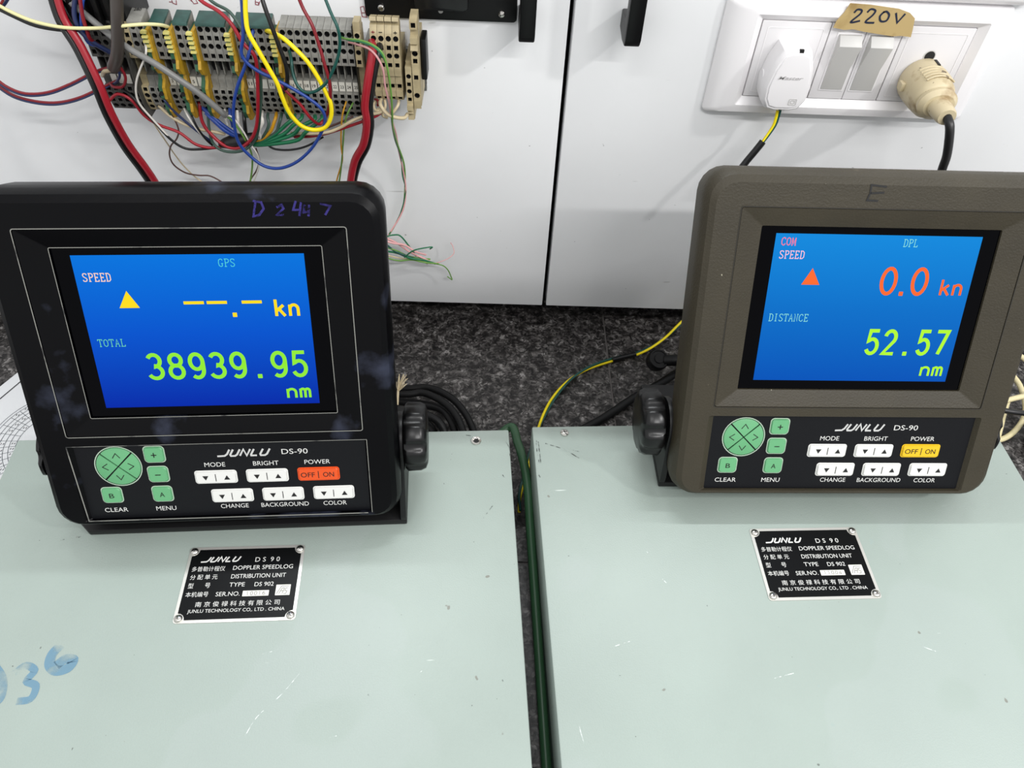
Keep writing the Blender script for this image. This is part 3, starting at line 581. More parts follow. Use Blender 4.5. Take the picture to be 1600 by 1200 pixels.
# ================================================================== TERMINAL STRIP
def TV(y): return y+ZS
strip = empty('terminal_strip', (-0.18, WY, 0.30), label='long row of grey and cream terminal blocks on a rail on the left door', category='terminal strip')
OS = Vector((-0.18, WY, 0.30))
b = MB(); b.prism([(-.0001, -.0175), (-.006, -.0175), (-.006, -.0125), (-.0015, -.0125), (-.0015, .0125), (-.006, .0125), (-.006, .0175), (-.0001, .0175)], -0.135, .122, RAIL, 'x')
b.build('mounting_rail', strip, smooth=0)
def cell(mb, x0, x1, pa, pb, kind, m, dp=.005):
    """face cell with a sunk hole; pa, pb are (w, v) of its top and bottom edge"""
    def P(u, t, k=0.0):
        w_ = pa[0]+(pb[0]-pa[0])*t-k; v_ = pa[1]+(pb[1]-pa[1])*t; return (x0+(x1-x0)*u, -w_, v_-0.30+ZS)
    rect = [(0, 0), (.5, 0), (1, 0), (1, .5), (1, 1), (.5, 1), (0, 1), (0, .5)]
    if not kind: mb.add([P(0, 0), P(1, 0), P(1, 1), P(0, 1)], [(0, 1, 2, 3)], m); return
    L_ = math.hypot(pb[0]-pa[0], pb[1]-pa[1]); W_ = x1-x0
    if kind == 'o': r = min(W_, L_)*.41; hole = [(.5+r/W_*math.cos(math.radians(a)), .5+r/L_*math.sin(math.radians(a))) for a in (-135, -90, -45, 0, 45, 90, 135, 180)]
    else: hx, hz = .30, min(.34, .30*W_/L_*1.1); hole = [(.5-hx, .5-hz), (.5, .5-hz), (.5+hx, .5-hz), (.5+hx, .5), (.5+hx, .5+hz), (.5, .5+hz), (.5-hx, .5+hz), (.5-hx, .5)]
    mb.add([P(*q) for q in rect]+[P(*q) for q in hole]+[P(q[0], q[1], .0006) for q in hole], [(i, (i+1) % 8, 8+(i+1) % 8, 8+i) for i in range(8)]+[(8+i, 8+(i+1) % 8, 16+(i+1) % 8, 16+i) for i in range(8)], m)
    mb.add([P(q[0], q[1], .0006) for q in hole]+[P(q[0], q[1], dp) for q in hole], [(i, (i+1) % 8, 8+(i+1) % 8, 8+i) for i in range(8)]+[tuple(range(8, 16))], HOLE)
UP = [((.044, -.2545), (.045, -.2615), 'o'), ((.045, -.2615), (.0455, -.2665), 's'), ((.0455, -.2665), (.046, -.2735), 'o'), ((.046, -.2735), (.046, -.281), 's')]
LO = [((.0445, -.3045), (.045, -.309), 's'), ((.045, -.309), (.0445, -.3145), 'o'), ((.0445, -.3145), (.0435, -.319), 's'), ((.0435, -.319), (.041, -.3255), 'o')]
def block_mesh(m, pitch=.0055, up=UP, lo=LO, body=None, top=-.2515):
    g = pitch/2-.00012; b = MB()
    for pa, pb, k in up+lo: cell(b, -g, g, pa, pb, k, m)
    prof = [(.029, top), (.044, -.2545), (.045, -.2615), (.0455, -.2665), (.046, -.281), (.033, -.283), (.033, -.2945), (.036, -.2955), (.041, -.2965), (.041, -.3042), (.0445, -.3045), (.045, -.309), (.0445, -.3145), (.0435, -.319), (.041, -.3255), (.030, -.329), (.0065, -.329), (.0065, -.2720), (.029, -.2680)]
    n = len(prof); pts = [(-p[0], p[1]-.30+ZS) for p in prof]
    holey = {1, 2, 3, 10, 11, 12, 13}
    vs = [(-g, p[0], p[1]) for p in pts]+[(g, p[0], p[1]) for p in pts]
    b.add(vs, [tuple(range(n))[::-1], tuple(range(n, 2*n))]+[(i, (i+1) % n, n+(i+1) % n, n+i) for i in range(n) if i not in holey and i != 5], m)
    # dark slot with a thin fin
    b.add([vs[5], vs[6], vs[n+6], vs[n+5]], [(0, 1, 2, 3)], HOLE)
    b.box((-g, -.0400, -.2828-.30+ZS), (-g+.0008, -.033, -.2947-.30+ZS), m)
    return b
def dupm(name, me, parent, x, **tags):
    o = bpy.data.objects.new(name, me); col.objects.link(o); o.parent = parent; o.location = (x, 0, 0)
    for k, v in tags.items(): o[k] = v
    return o
gb = block_mesh(TGREY); first = gb.build('terminal_block', None, smooth=0); GB = first.data; bpy.data.objects.remove(first)
cb = block_mesh(TCREAM); first = cb.build('terminal_block', None, smooth=0); CB = first.data; bpy.data.objects.remove(first)
kb = block_mesh(TDARK); first = kb.build('terminal_block', None, smooth=0); KB = first.data; bpy.data.objects.remove(first)
def number_tag(parent, n, clean=True):
    b = MB(); zc = -.3003-.30+ZS; b.box((-.0022, -.0418, zc-.0036), (.0022, -.0408, zc+.0036), TAG)
    if n: text(b, n, 0, zc, .0028 if len(n) > 1 else .0014, .0026, INKB, lambda x, z: (x, -.0419, z), .01)
    b.build('number_tag', parent, smooth=0)
# earth blocks: green half, yellow half, comb on top
def pe_mesh():
    b = MB(); z = lambda v: v-.30+ZS
    A = [(.030, -.258), (.049, -.259), (.050, -.281), (.052, -.286), (.046, -.291), (.043, -.291), (.045, -.296), (.050, -.300), (.051, -.309), (.048, -.314), (.049, -.320), (.046, -.3265), (.030, -.329), (.008, -.329), (.008, -.274), (.030, -.272)]
    b.prism([(-p[0]-.0015, z(p[1])) for p in A], -.0026, .0003, TGREEN, 'x')
    B = [(.030, -.256), (.051, -.257), (.0525, -.279), (.056, -.284), (.052, -.290), (.0465, -.293), (.048, -.297), (.053, -.301), (.0535, -.310), (.050, -.315), (.052, -.321), (.048, -.3285), (.030, -.330), (.008, -.330), (.008, -.274), (.030, -.272)]
    b.prism([(-p[0]+.001, z(p[1])) for p in B], .0003, .0026, TYEL, 'x')
    for i in range(5):
        v0 = -.2575-i*.0034; b.box((-.0027, -.0530, z(v0-.0016)), (.0014, -.049, z(v0)), mat('comb_pale', (226, 216, 130), 0.45))
    for vv, ww in ((-.2795, .0503), (-.3055, .0512)):
        c = [(-.0012+.0016*math.cos(i*PI/5), z(vv)+.0016*math.sin(i*PI/5)) for i in range(10)]; b.prism(c, -ww-.0022, -ww+.002, HOLE, 'y')
    return b
pb_ = pe_mesh().build('earth_block', None, smooth=0); PE = pb_.data; bpy.data.objects.remove(pb_)
def green_cap(parent, x0, x1, m=None, lab=None):
    z = lambda v: v-.30+ZS; b = MB()
    b.prism([(-.030, z(-.2502)), (-.0455, z(-.2530)), (-.0462, z(-.2552)), (-.0440, z(-.2554)), (-.030, z(-.2518))], x0, x1, m or TCAPG, 'x')
    o = b.build('marker_cap', parent, bevel=.0003)
    if lab: o['label'] = lab
x = -.1075; k = 25
seq = ['g']*10+['P']+['g']*5+['P']+['g']*4+['P']+['g']*2+['P']+['g']*2+['P']+['g']*2+['c']
tags_ = {0: '25', 1: '24', 2: '23', 3: '22', 4: '21', 5: '20', 6: '19', 7: '18', 8: '17', 9: '16', 11: '14', 12: '13', 13: '', 14: '12', 15: '11', 22: '', 23: '5', 25: '', 26: '3'}
xs_ = []
for i, c in enumerate(seq):
    xc = x-.00275-(-.18); xs_.append(xc)
    if c == 'P': dupm('earth_block', PE, strip, xc, label='green and yellow earth block')
    else:
        o = dupm('terminal_block', GB if c == 'g' else CB, strip, xc)
        if c == 'c': o['label'] = 'cream terminal block'
        if i in tags_: number_tag(o, tags_[i])
        elif c == 'g':
            pass
    x -= .0055
green_cap(strip, xs_[15]-.0026, xs_[11]+.0026, lab='wide dark green marker cap')
green_cap(strip, xs_[20]-.0026, xs_[17]+.0026); green_cap(strip, xs_[23]-.0026, xs_[22]+.0026); green_cap(strip, xs_[26]-.0026, xs_[25]+.0026)
green_cap(strip, xs_[29]-.0026, xs_[28]+.0026, TGREY, 'grey marker cap with black lettering')
b = MB(); PC = lambda x, z: (x, -.030-(.2505-z)*4.6 if False else 0, z)
# faint lettering lies on the sloped grey cap
def capP(u, t): return (xs_[29]+(xs_[28]-xs_[29])*u, -.029-.014*(1-t), (-.2497-.0026*(1-t))-.30+ZS+.0002)
text(b, '280', .5, .75, 1.0, .24, INKB, capP, .01); text(b, '280-907', .5, .35, 1.5, .24, INKB, capP, .02) if False else None
b.build('cap_lettering', strip, smooth=0)
# dark blocks at the far left end, behind the cables
for i in range(5):
    o = dupm('terminal_block', KB, strip, xs_[-1]-.0065-.0055*i); o['label'] = 'grimy dark terminal block'
    if i in (1, 2, 3): number_tag(o, '')
b = MB(); z = lambda v: v-.30+ZS
b.prism([(-.0065, z(-.262)), (-.050, z(-.272)), (-.052, z(-.300)), (-.047, z(-.331)), (-.0065, z(-.331))], xs_[-1]-.0036, xs_[-1]-.0029, TDARK, 'x'); b.build('end_plate', strip, smooth=0)
# right end: cream plate, spacer, four cream blocks, end stops
b = MB()
for pa, pb, kd in UP+LO: cell(b, -.1069+.18, -.1019+.18, (pa[0]+.001, pa[1]), (pb[0]+.001, pb[1]), kd if pb[1] > -.28 else kd, TCREAM)
b.box((-.1069+.18, -.0449, z(-.2545)), (-.1019+.18, -.034, z(-.248)), TCREAM); b.box((-.1068+.18, -.040, z(-.329)), (-.1020+.18, -.030, z(-.254)), TCREAM)
b.build('terminal_block', strip, smooth=0, label='single cream block beside the grey row')
b = MB(); b.box((-.1076+.18, -.0475, z(-.3295)), (-.1070+.18, -.030, z(-.250)), BLKM); b.build('partition_plate', strip, smooth=0)
b = MB(); b.box((-.1016+.18, -.036, z(-.31)), (-.0955+.18, -.008, z(-.268)), TGREY); b.build('spacer', strip, bevel=.0005)
def cblock():
    g = .00263; b = MB(); U = [((.042, -.2505), (.045, -.2555), None), ((.045, -.2555), (.047, -.2625), 'o'), ((.047, -.2625), (.0475, -.268), 's'), ((.0475, -.268), (.0475, -.2745), 'o'), ((.0475, -.2745), (.047, -.2825), 's'),
        ((.047, -.2825), (.0465, -.2875), None), ((.0465, -.2875), (.045, -.2875), None), ((.045, -.2875), (.045, -.2945), None), ((.045, -.2945), (.043, -.2945), None), ((.043, -.2945), (.0425, -.300), 's'), ((.0425, -.300), (.045, -.3005), None), ((.045, -.3005), (.0445, -.305), None), ((.0445, -.305), (.042, -.309), 's')]
    for pa, pb, kd in U: cell(b, -g, g, pa, pb, kd, TCREAM)
    prof = [(.008, -.270), (.034, -.2685), (.034, -.2500), (.042, -.2505)]+[u[1] for u in U]+[(.030, -.311), (.008, -.311)]
    n = len(prof); vs = [(-g, -p[0], z(p[1])) for p in prof]+[(g, -p[0], z(p[1])) for p in prof]
    b.add(vs, [tuple(range(n))[::-1], tuple(range(n, 2*n))]+[(i, (i+1) % n, n+(i+1) % n, n+i) for i in (0, 1, 2, n-3, n-2, n-1)], TCREAM)
    b.prism([(-.034, z(-.2505)), (-.033, z(-.2470)), (-.040, z(-.2455)), (-.0415, z(-.2480)), (-.038, z(-.2490)), (-.039, z(-.2510))], -g, g-.0003, TCREAM, 'x')
    return b
first = cblock().build('terminal_block', None, smooth=0); XB = first.data; bpy.data.objects.remove(first)
for i in range(4):
    o = dupm('terminal_block', XB, strip, -.0922+.18+i*.0055, label='tall cream terminal block')
    if i != 2:
        b = MB(); Pp = lambda x, z_: (x, -.0456, z_)
        zc_ = z(-.2545)
        b.ribbon([(-.0013, zc_), (.0013, zc_)], .0006, RINK if i == 0 else INKB, Pp)
        if i != 1: b.ribbon([(0, zc_-.0011), (0, zc_+.0011)], .0005, RINK if i == 0 else INKB, Pp)
        b.build('polarity_mark', o, smooth=0)
b = MB()
for pa, pb, kd in (((.046, -.284), (.0465, -.291), 'o'), ((.0465, -.291), (.0465, -.2965), 's'), ((.0465, -.2965), (.0465, -.3025), 'o'), ((.0465, -.3025), (.046, -.310), 's'), ((.046, -.310), (.049, -.3105), None), ((.049, -.3105), (.049, -.3145), None), ((.049, -.3145), (.044, -.315), None), ((.044, -.315), (.047, -.318), None), ((.047, -.318), (.043, -.320), None), ((.043, -.320), (.045, -.3245), None)): cell(b, -.0702+.18, -.0654+.18, pa, pb, kd, TCREAM)
b.box((-.0702+.18, -.040, z(-.3265)), (-.0654+.18, -.010, z(-.278)), TCREAM); b.box((-.0702+.18, -.046, z(-.284)), (-.0654+.18, -.04, z(-.280)), TCREAM)
b.build('end_stop', strip, smooth=0, label='low cream end stop')
b = MB()
for pa, pb, kd in (((.040, -.243), (.048, -.2445), None), ((.048, -.2445), (.048, -.2505), 's'), ((.048, -.2505), (.044, -.2515), None), ((.044, -.2515), (.044, -.2555), None), ((.044, -.2555), (.049, -.2565), None), ((.049, -.2565), (.049, -.261), None), ((.049, -.261), (.0465, -.262), None), ((.0465, -.262), (.050, -.2655), None), ((.050, -.2655), (.046, -.2665), None), ((.046, -.2665), (.046, -.2725), 'o'), ((.046, -.2725), (.046, -.278), 's'), ((.046, -.278), (.046, -.2985), 's'), ((.046, -.2985), (.046, -.3075), 'o'), ((.046, -.3075), (.045, -.3145), None)): cell(b, -.0648+.18, -.0592+.18, pa, pb, kd, TCREAM)
b.box((-.0648+.18, -.0405, z(-.3145)), (-.0592+.18, -.030, z(-.243)), TCREAM); b.box((-.0648+.18, -.032, z(-.3145)), (-.0592+.18, -.008, z(-.262)), TCREAM)
b.build('end_stop', strip, smooth=0, label='tall cream end stop')
b = MB(); b.box((-.0588+.18, -.034, z(-.296)), (-.0545+.18, -.016, z(-.264)), BLKM); b.build('rail_end_cap', strip, bevel=.0008)

# black relay left of the strip, its top beyond the frame
def wbox(name, x0, x1, v0, v1, w0, w1, m, parent=None, bevel=.0006, **t):
    b = MB(); b.box((x0, WY-w1, z(v0)+0.0+0.0 if False else v0+ZS), (x1, WY-w0, v1+ZS), m); return b.build(name, parent, bevel=bevel, **t)
rl = empty('relay', (-.298, WY, .35), label='black relay block on the door left of the terminal strip', category='relay')
RM = Matrix.Translation((.298, -WY, -.35))
def rpart(name, *a, **k):
    b = MB(); x0, x1, v0, v1, w0, w1, m = a; b.box((x0, WY-w1, v0+ZS), (x1, WY-w0, v1+ZS), m); return b.xform(RM).build(name, rl, bevel=.0008, **k)
rpart('relay_body', -.322, -.272, -.262, -.19, .0, .044, BLKM)
for i in range(5): rpart('cooling_fin', -.318+i*.0088, -.314+i*.0088, -.256, -.195, .044, .050, BLKM)
rpart('relay_foot', -.318, -.276, -.270, -.262, .0, .030, TDARK)

# ================================================================== WIRES
def wire(label, pts, r, colr, name='wire', cat='wire', group=None, smooth=5):
    P = [W(*p) for p in pts]; o = P[0].copy(); b = MB(); b.tube([p-o for p in P], r, WC[colr], 8, smooth)
    ob = b.build(name, None, smooth=60, loc=o, label=label, category=cat)
    if group: ob['group'] = group
    return ob
def pair(label, A, rA, cA, B, rB, cB, name='twin_cable', cat='cable'):
    o = W(*A[0]); t = empty(name, o, label=label, category=cat)
    for pts, r, c in ((A, rA, cA), (B, rB, cB)):
        b = MB(); b.tube([W(*p)-o for p in pts], r, WC[c], 8, 5); b.build('core', t, smooth=60, label=c.replace('_', ' ')+' core')
    return t
def off(pts, dx, dy, dw=0): return [(p[0]+dx, p[1]+dy, p[2]+dw) for p in pts]
A = [(84, -12, .05), (98, 30, .055), (124, 72, .06), (152, 130, .066), (172, 178, .066), (198, 225, .06), (225, 262, .055), (243, 290, .05), (262, 330, .045)]
pair('thick red and black twin cable falling left of the terminal strip', off(A, 3, 0, .001), .0028, 'red', off(A, -5, 3, -.001), .0028, 'black')
A = [(581, 66, .045), (582, 80, .058), (575, 125, .064), (570, 165, .064), (573, 192, .062), (568, 225, .058), (554, 252, .054), (547, 290, .05), (545, 330, .04)]
pair('thick red and black twin cable falling from the cream blocks', A, .0031, 'red', [(594, 68, .044), (591, 84, .055), (583, 125, .060), (578, 165, .060), (580, 195, .058), (574, 228, .054), (560, 256, .050), (552, 290, .046), (549, 330, .038)], .0026, 'black')
wire('pale yellow wire crossing from the left edge to a grey block', [(-10, 4, .055), (20, 20, .056), (55, 34, .058), (100, 43, .06), (150, 44, .062), (185, 41, .07), (225, 38, .064), (250, 39, .056), (262, 42, .045), (264, 43, .040)], .0013, 'cream')
wire('black wire just under the pale yellow wire at top left', [(-10, 10, .052), (20, 25, .053), (55, 40, .054), (95, 47, .055), (120, 47, .054), (140, 52, .05)], .0013, 'black')
for dy, c, lab in ((0, 'dark_red', 'dark red wire on the upper loop at the left edge'), (3, 'navy', 'blue wire on the upper loop at the left edge')):
    wire(lab, off([(-10, 120, .05), (12, 136, .052), (40, 146, .054), (75, 144, .054), (110, 131, .052), (148, 112, .05), (175, 104, .045)], 0, dy), .0010, c)
for dy, c, lab in ((0, 'dark_red', 'dark red wire on the lower loop at the left edge'), (3, 'navy', 'blue wire on the lower loop at the left edge')):
    wire(lab, off([(-10, 128, .048), (20, 148, .05), (55, 158, .052), (90, 160, .052), (125, 152, .05), (160, 136, .048), (185, 125, .045)], 0, dy), .0010, c)
wire('navy wire cutting the top left corner of the frame', [(-8, 22, .05), (6, 8, .05), (16, -8, .05)], .0011, 'navy')
wire('dark red wire cutting the top left corner of the frame', [(-8, 16, .053), (2, 5, .053), (8, -8, .053)], .0009, 'dark_red')
wire('grey round cable slanting across the numbered blocks', [(98, -6, .045), (130, 20, .052), (175, 57, .06), (205, 78, .064), (240, 98, .066), (275, 121, .066), (310, 145, .064), (345, 174, .06), (353, 181, .058)], .0024, 'grey', 'grey_cable', 'cable')
wire('black wire beside the relay dropping to the strip', [(92, -8, .04), (105, 20, .045), (122, 45, .05), (140, 62, .05), (160, 85, .046)], .0017, 'black')
wire('navy wire dropping in front of the black relay', [(118, -8, .052), (116, 22, .055), (124, 45, .056), (145, 66, .055), (172, 82, .05)], .0018, 'navy')
wire('blue wire bending into the leftmost dark blocks', [(131, -8, .053), (128, 10, .056), (128, 40, .056), (138, 66, .054), (158, 73, .052), (176, 84, .045)], .0014, 'blue')
wire('dark red wire hanging in front of the black relay', [(124, -8, .056), (129, 25, .058), (136, 48, .058), (142, 62, .056), (160, 74, .048)], .0014, 'dark_red')
wire('stiff dark brown sleeve standing left of the strip', [(182, -10, .066), (183, 25, .068), (184, 60, .068), (183, 85, .066), (177, 106, .06)], .0046, 'sleeve', 'cable_sleeve', 'cable')
wire('dark red wire looping under the dark sleeve end', [(186, 102, .058), (196, 120, .056), (192, 135, .054), (178, 136, .052), (172, 130, .046)], .0011, 'dark_red')
wire('ivory wire curling out of the dark sleeve end', [(180, 104, .058), (172, 110, .056), (163, 112, .054), (160, 118, .046)], .0016, 'ivory')
wire('navy wire curling under the dark sleeve end', [(183, 106, .058), (187, 118, .056), (182, 128, .05), (175, 132, .045)], .0010, 'navy')
wire('dark red wire looping low beside the thick twin cable', [(131, 78, .05), (134, 100, .05), (146, 125, .05), (155, 145, .05), (160, 156, .05), (167, 152, .05)], .0010, 'dark_red')
wire('white wire hanging from the third block to the lower tangle', [(225, 66, .040), (228, 74, .056), (227, 88, .06), (219, 108, .062), (213, 128, .06), (213, 148, .058), (220, 165, .056), (240, 188, .054), (262, 212, .052)], .0008, 'white')
wire('long black wire sagging below the left half of the strip', [(192, 140, .045), (206, 150, .05), (222, 170, .052), (245, 195, .052), (268, 219, .052), (290, 232, .05), (315, 233, .048), (345, 230, .045)], .0011, 'black')
wire('long dark red wire sagging below the left half of the strip', [(170, 158, .05), (184, 147, .05), (205, 156, .05), (225, 180, .05), (248, 195, .05), (280, 207, .05), (305, 225, .05), (330, 231, .048), (352, 228, .045)], .0012, 'red')
wire('red wire looping right round the green caps and back', [(304, -10, .05), (318, 4, .052), (342, 18, .058), (362, 38, .062), (380, 68, .064), (398, 88, .064), (402, 120, .062), (403, 160, .06), (401, 195, .058), (392, 218, .055), (374, 231, .052), (352, 228, .05), (330, 210, .048), (316, 190, .046), (312, 165, .043), (311, 160, .040)], .0014, 'red')
wire('grey green wire following the looping red wire', [(318, -10, .048), (335, 5, .050), (358, 18, .056), (374, 40, .060), (388, 68, .062), (404, 100, .06), (408, 140, .058), (406, 180, .056), (400, 215, .053), (380, 235, .052), (350, 236, .05), (332, 222, .048), (326, 195, .046), (325, 172, .042)], .0012, 'greygreen')
wire('blue wire making the widest loop below the strip', [(377, -10, .066), (379, 25, .068), (380, 55, .07), (377, 82, .07), (386, 98, .07), (405, 112, .07), (430, 124, .07), (458, 139, .07), (484, 155, .07), (502, 170, .07), (508, 186, .068), (503, 205, .066), (486, 233, .064), (462, 254, .062), (436, 263, .06), (412, 259, .06), (390, 243, .06), (373, 223, .062), (366, 195, .064), (365, 165, .066), (371, 135, .067), (383, 103, .067), (391, 75, .064), (394, 55, .056), (396, 46, .040)], .0013, 'blue')
wire('bright yellow wire making a deep loop over the numbered blocks', [(383, -10, .07), (384, 25, .072), (388, 50, .074), (402, 76, .075), (420, 107, .075), (433, 130, .075), (441, 152, .074), (452, 176, .072), (470, 196, .07), (490, 203, .068), (508, 199, .068), (517, 183, .068), (517, 163, .068), (509, 144, .068), (495, 118, .068), (480, 96, .068), (462, 77, .067), (444, 61, .064), (428, 52, .058), (417, 48, .044), (415, 47, .04)], .0017, 'yellow')
wire('black wire hanging over the wide green cap', [(407, -10, .06), (415, 15, .064), (426, 45, .066), (437, 75, .066), (446, 100, .066), (449, 122, .064), (446, 138, .06), (438, 150, .052)], .0016, 'black')
wire('dark red wire hanging straight down over blocks 20 and 21', [(464, -10, .06), (474, 14, .062), (488, 40, .066), (499, 72, .068), (507, 100, .07), (514, 125, .07), (516, 150, .068), (513, 172, .064), (506, 190, .058)], .0013, 'dark_red')
wire('dark teal wire hooking back into block 17', [(505, -10, .06), (517, 20, .066), (527, 42, .07), (531, 62, .07), (529, 85, .07), (521, 108, .07), (509, 130, .07), (492, 143, .068), (476, 144, .066), (464, 132, .064), (457, 112, .06), (455, 92, .055), (452, 80, .046), (451, 78, .040)], .0012, 'teal')
wire('red wire slanting below number tags 16 to 19', [(409, 108, .05), (425, 118, .056), (448, 143, .06), (468, 162, .06), (484, 183, .058), (498, 194, .054), (506, 188, .05)], .0012, 'red')
wire('thin lime wire arching from the grey row to the wall tangle', [(531, 58, .042), (542, 61, .052), (562, 63, .06), (582, 70, .066), (598, 84, .068), (606, 110, .068), (611, 145, .066), (613, 178, .06), (614, 200, .05), (622, 228, .03), (631, 255, .02), (633, 285, .014), (630, 322, .012), (618, 350, .014), (606, 370, .02)], .0008, 'lime')
wire('thin green wire twisted with the lime and pink wires', [(534, 57, .042), (545, 63, .054), (565, 66, .062), (586, 75, .068), (600, 92, .068), (608, 122, .066), (612, 160, .062), (612, 190, .052), (617, 218, .034), (626, 244, .022), (629, 275, .016), (634, 300, .014), (624, 338, .014), (608, 366, .02)], .0006, 'green')
wire('thin pink wire arching beside the lime wire', [(544, 66, .044), (556, 69, .054), (576, 76, .062), (590, 90, .066), (599, 110, .066), (602, 135, .064), (608, 160, .06), (612, 185, .052), (619, 210, .036), (623, 235, .024), (629, 262, .018), (634, 295, .014), (629, 330, .014), (606, 369, .02)], .0008, 'pink')
wire('thin yellow wire dropping from block 24', [(541, 158, .042), (540, 162, .048), (535, 180, .052), (533, 205, .05), (533, 228, .046), (535, 250, .04), (528, 275, .035), (522, 300, .03)], .0007, 'orange')
wire('thin lime wire dropping from block 25', [(552, 160, .042), (550, 164, .048), (542, 180, .052), (538, 200, .05), (536, 225, .046), (534, 252, .04), (531, 278, .035), (527, 300, .03)], .0007, 'lime')
wire('ivory wire running left below blocks 20 to 25', [(590, 170, .045), (595, 175, .048), (575, 180, .05), (552, 188, .052), (530, 200, .052), (510, 207, .052), (485, 209, .05), (455, 208, .046)], .0013, 'ivory')
wire('red wire running left under the ivory wire', [(600, 170, .044), (590, 180, .046), (566, 190, .048), (540, 199, .05), (512, 208, .05), (486, 213, .048), (460, 214, .044)], .0012, 'red')
wire('brown wire running left between strip and ivory wire', [(552, 182, .043), (535, 190, .046), (510, 200, .046), (480, 212, .045), (440, 212, .042)], .0009, 'brown')
for i, (pts, lab) in enumerate(((([(589, 156, .040), (584, 164, .046), (587, 172, .048), (596, 173, .046)]), 'short ivory loop under the first tall cream block'),
        ([(596, 154, .040), (594, 162, .05), (600, 173, .054), (610, 181, .056), (622, 184, .054), (632, 184, .05), (637, 178, .044)], 'thick ivory wire hooking into the low end stop'),
        ([(601, 156, .040), (602, 166, .044), (598, 180, .046), (606, 184, .046)], 'short ivory wire behind the thick ivory wire'),
        ([(623, 156, .040), (622, 164, .048), (617, 172, .05), (611, 180, .05)], 'short ivory wire under the last tall cream block'))):
    wire(lab, pts, .0015 if i == 1 else .0012, 'ivory')
wire('stub of dark red wire under the second tall cream block', [(586, 155, .04), (591, 158, .046), (590, 165, .046)], .001, 'dark_red')
# lower harness of short wires meeting at the dark tie
for i, (x0, y0, c, r, mid, lab) in enumerate(((410, 176, 'white', .0014, (410, 192), 'short white wire at the left of the green bunch'), (419, 178, 'greygreen', .0012, (420, 195), 'short grey green wire beside the short white wire'), (432, 178, 'orange', .0014, (428, 192), 'short ochre wire in the lower harness'),
        (440, 178, 'greygreen', .0013, (436, 194), 'short grey green wire right of the ochre wire'), (460, 180, 'green', .0015, (448, 194), 'green wire, leftmost of the four in the bunch'), (472, 180, 'green', .0015, (458, 196), 'green wire, second from left in the bunch'),
        (492, 182, 'green', .0016, (470, 198), 'green wire, third from left in the bunch'), (503, 182, 'green', .0016, (478, 206), 'green wire, rightmost of the four in the bunch'))):
    wire(lab, [(x0, y0-2, .040), (x0-1, y0+5, .047), (mid[0], mid[1], .050), (mid[0]-16 if i > 3 else mid[0]-6, mid[1]+14, .050), (407, 216+i*1.5, .048), (392, 218+i, .044)], r, c)
for i, (pts, c, r, lab) in enumerate((([(316, 168, .042), (330, 180, .046), (348, 196, .047), (372, 212, .046), (392, 220, .044)], 'blue', .0018, 'upper blue wire of the lower left harness'),
        ([(322, 176, .044), (336, 190, .048), (352, 204, .049), (375, 216, .047), (394, 224, .044)], 'blue', .0018, 'lower blue wire of the lower left harness'),
        ([(416, 225, .046), (430, 233, .046), (455, 234, .046), (480, 228, .045), (505, 214, .043)], 'black', .0009, 'thin black wire sagging below the green bunch'),
        ([(288, 170, .042), (294, 182, .048), (304, 197, .049), (318, 214, .048), (328, 223, .045)], 'white', .0009, 'short white wire below number tag 5'),
        ([(296, 170, .042), (301, 185, .049), (310, 202, .05), (322, 218, .048), (332, 227, .045)], 'black', .0009, 'short black wire below number tag 5'),
        ([(404, 175, .042), (405, 195, .046), (398, 212, .047), (388, 226, .044)], 'black', .0013, 'short black wire left of the short white wire'),
        ([(351, 172, .042), (352, 180, .047), (356, 195, .046)], 'white', .0012, 'white wire stub where the grey cable ends'),
        ([(359, 170, .042), (360, 182, .047), (364, 198, .046)], 'blue', .0014, 'blue wire stub right of the grey cable end'),
        ([(371, 173, .042), (372, 186, .047), (374, 200, .046)], 'white', .0012, 'white wire stub inside the blue loop'),
        ([(381, 175, .042), (382, 190, .047), (384, 208, .046)], 'black', .0016, 'black wire stub inside the blue loop'),
        ([(250, 145, .042), (256, 155, .05), (270, 172, .05), (290, 190, .049), (312, 208, .048), (332, 222, .045)], 'navy', .0010, 'navy wire slanting down below the first earth block'),
        ([(248, 165, .04), (262, 178, .045), (280, 190, .046), (305, 200, .046), (335, 206, .045), (352, 210, .043)], 'ivory', .0013, 'ivory wire running right behind the lower harness'))):
    wire(lab, pts, r, c)
b = MB(); o = W(372, 222, .046); b.tube([W(345, 226, .044)-o, W(360, 222, .046)-o, W(385, 218, .048)-o, W(402, 212, .046)-o], lambda t: .0055*(0.55+0.45*math.sin(PI*t)), WC['black'], 12, 6)
b.build('tape_wrap', None, smooth=60, loc=o, label='black tape wrapped round the lower wire harness', category='tape')
pair('yellow green and white cores leaving the grey cable end', [(352, 181, .058), (360, 186, .056), (372, 200, .054), (384, 220, .052), (393, 240, .046), (394, 262, .04), (390, 290, .034)], .0008, 'lime', [(353, 180, .058), (364, 184, .056), (378, 202, .054), (392, 226, .052), (403, 244, .048), (404, 262, .042), (394, 290, .034)], .0007, 'white', 'core_pair', 'wire')
wire('thin brown wire curling down behind the black display', [(262, 168, .045), (272, 185, .046), (279, 203, .045), (276, 217, .04), (267, 228, .034), (265, 243, .03), (272, 258, .026), (290, 270, .022), (310, 274, .018), (328, 275, .016), (346, 284, .016), (356, 292, .02)], .0007, 'brown')
wire('thin ivory wire straggling beside the thin brown wire', [(228, 172, .045), (245, 200, .040), (262, 225, .03), (272, 240, .02), (286, 258, .016), (302, 274, .014), (318, 286, .014)], .0006, 'ivory')
wire('thin dark wire hanging below the blue loop', [(400, 232, .045), (405, 250, .04), (401, 266, .036), (392, 280, .03), (386, 296, .026)], .0007, 'brown')
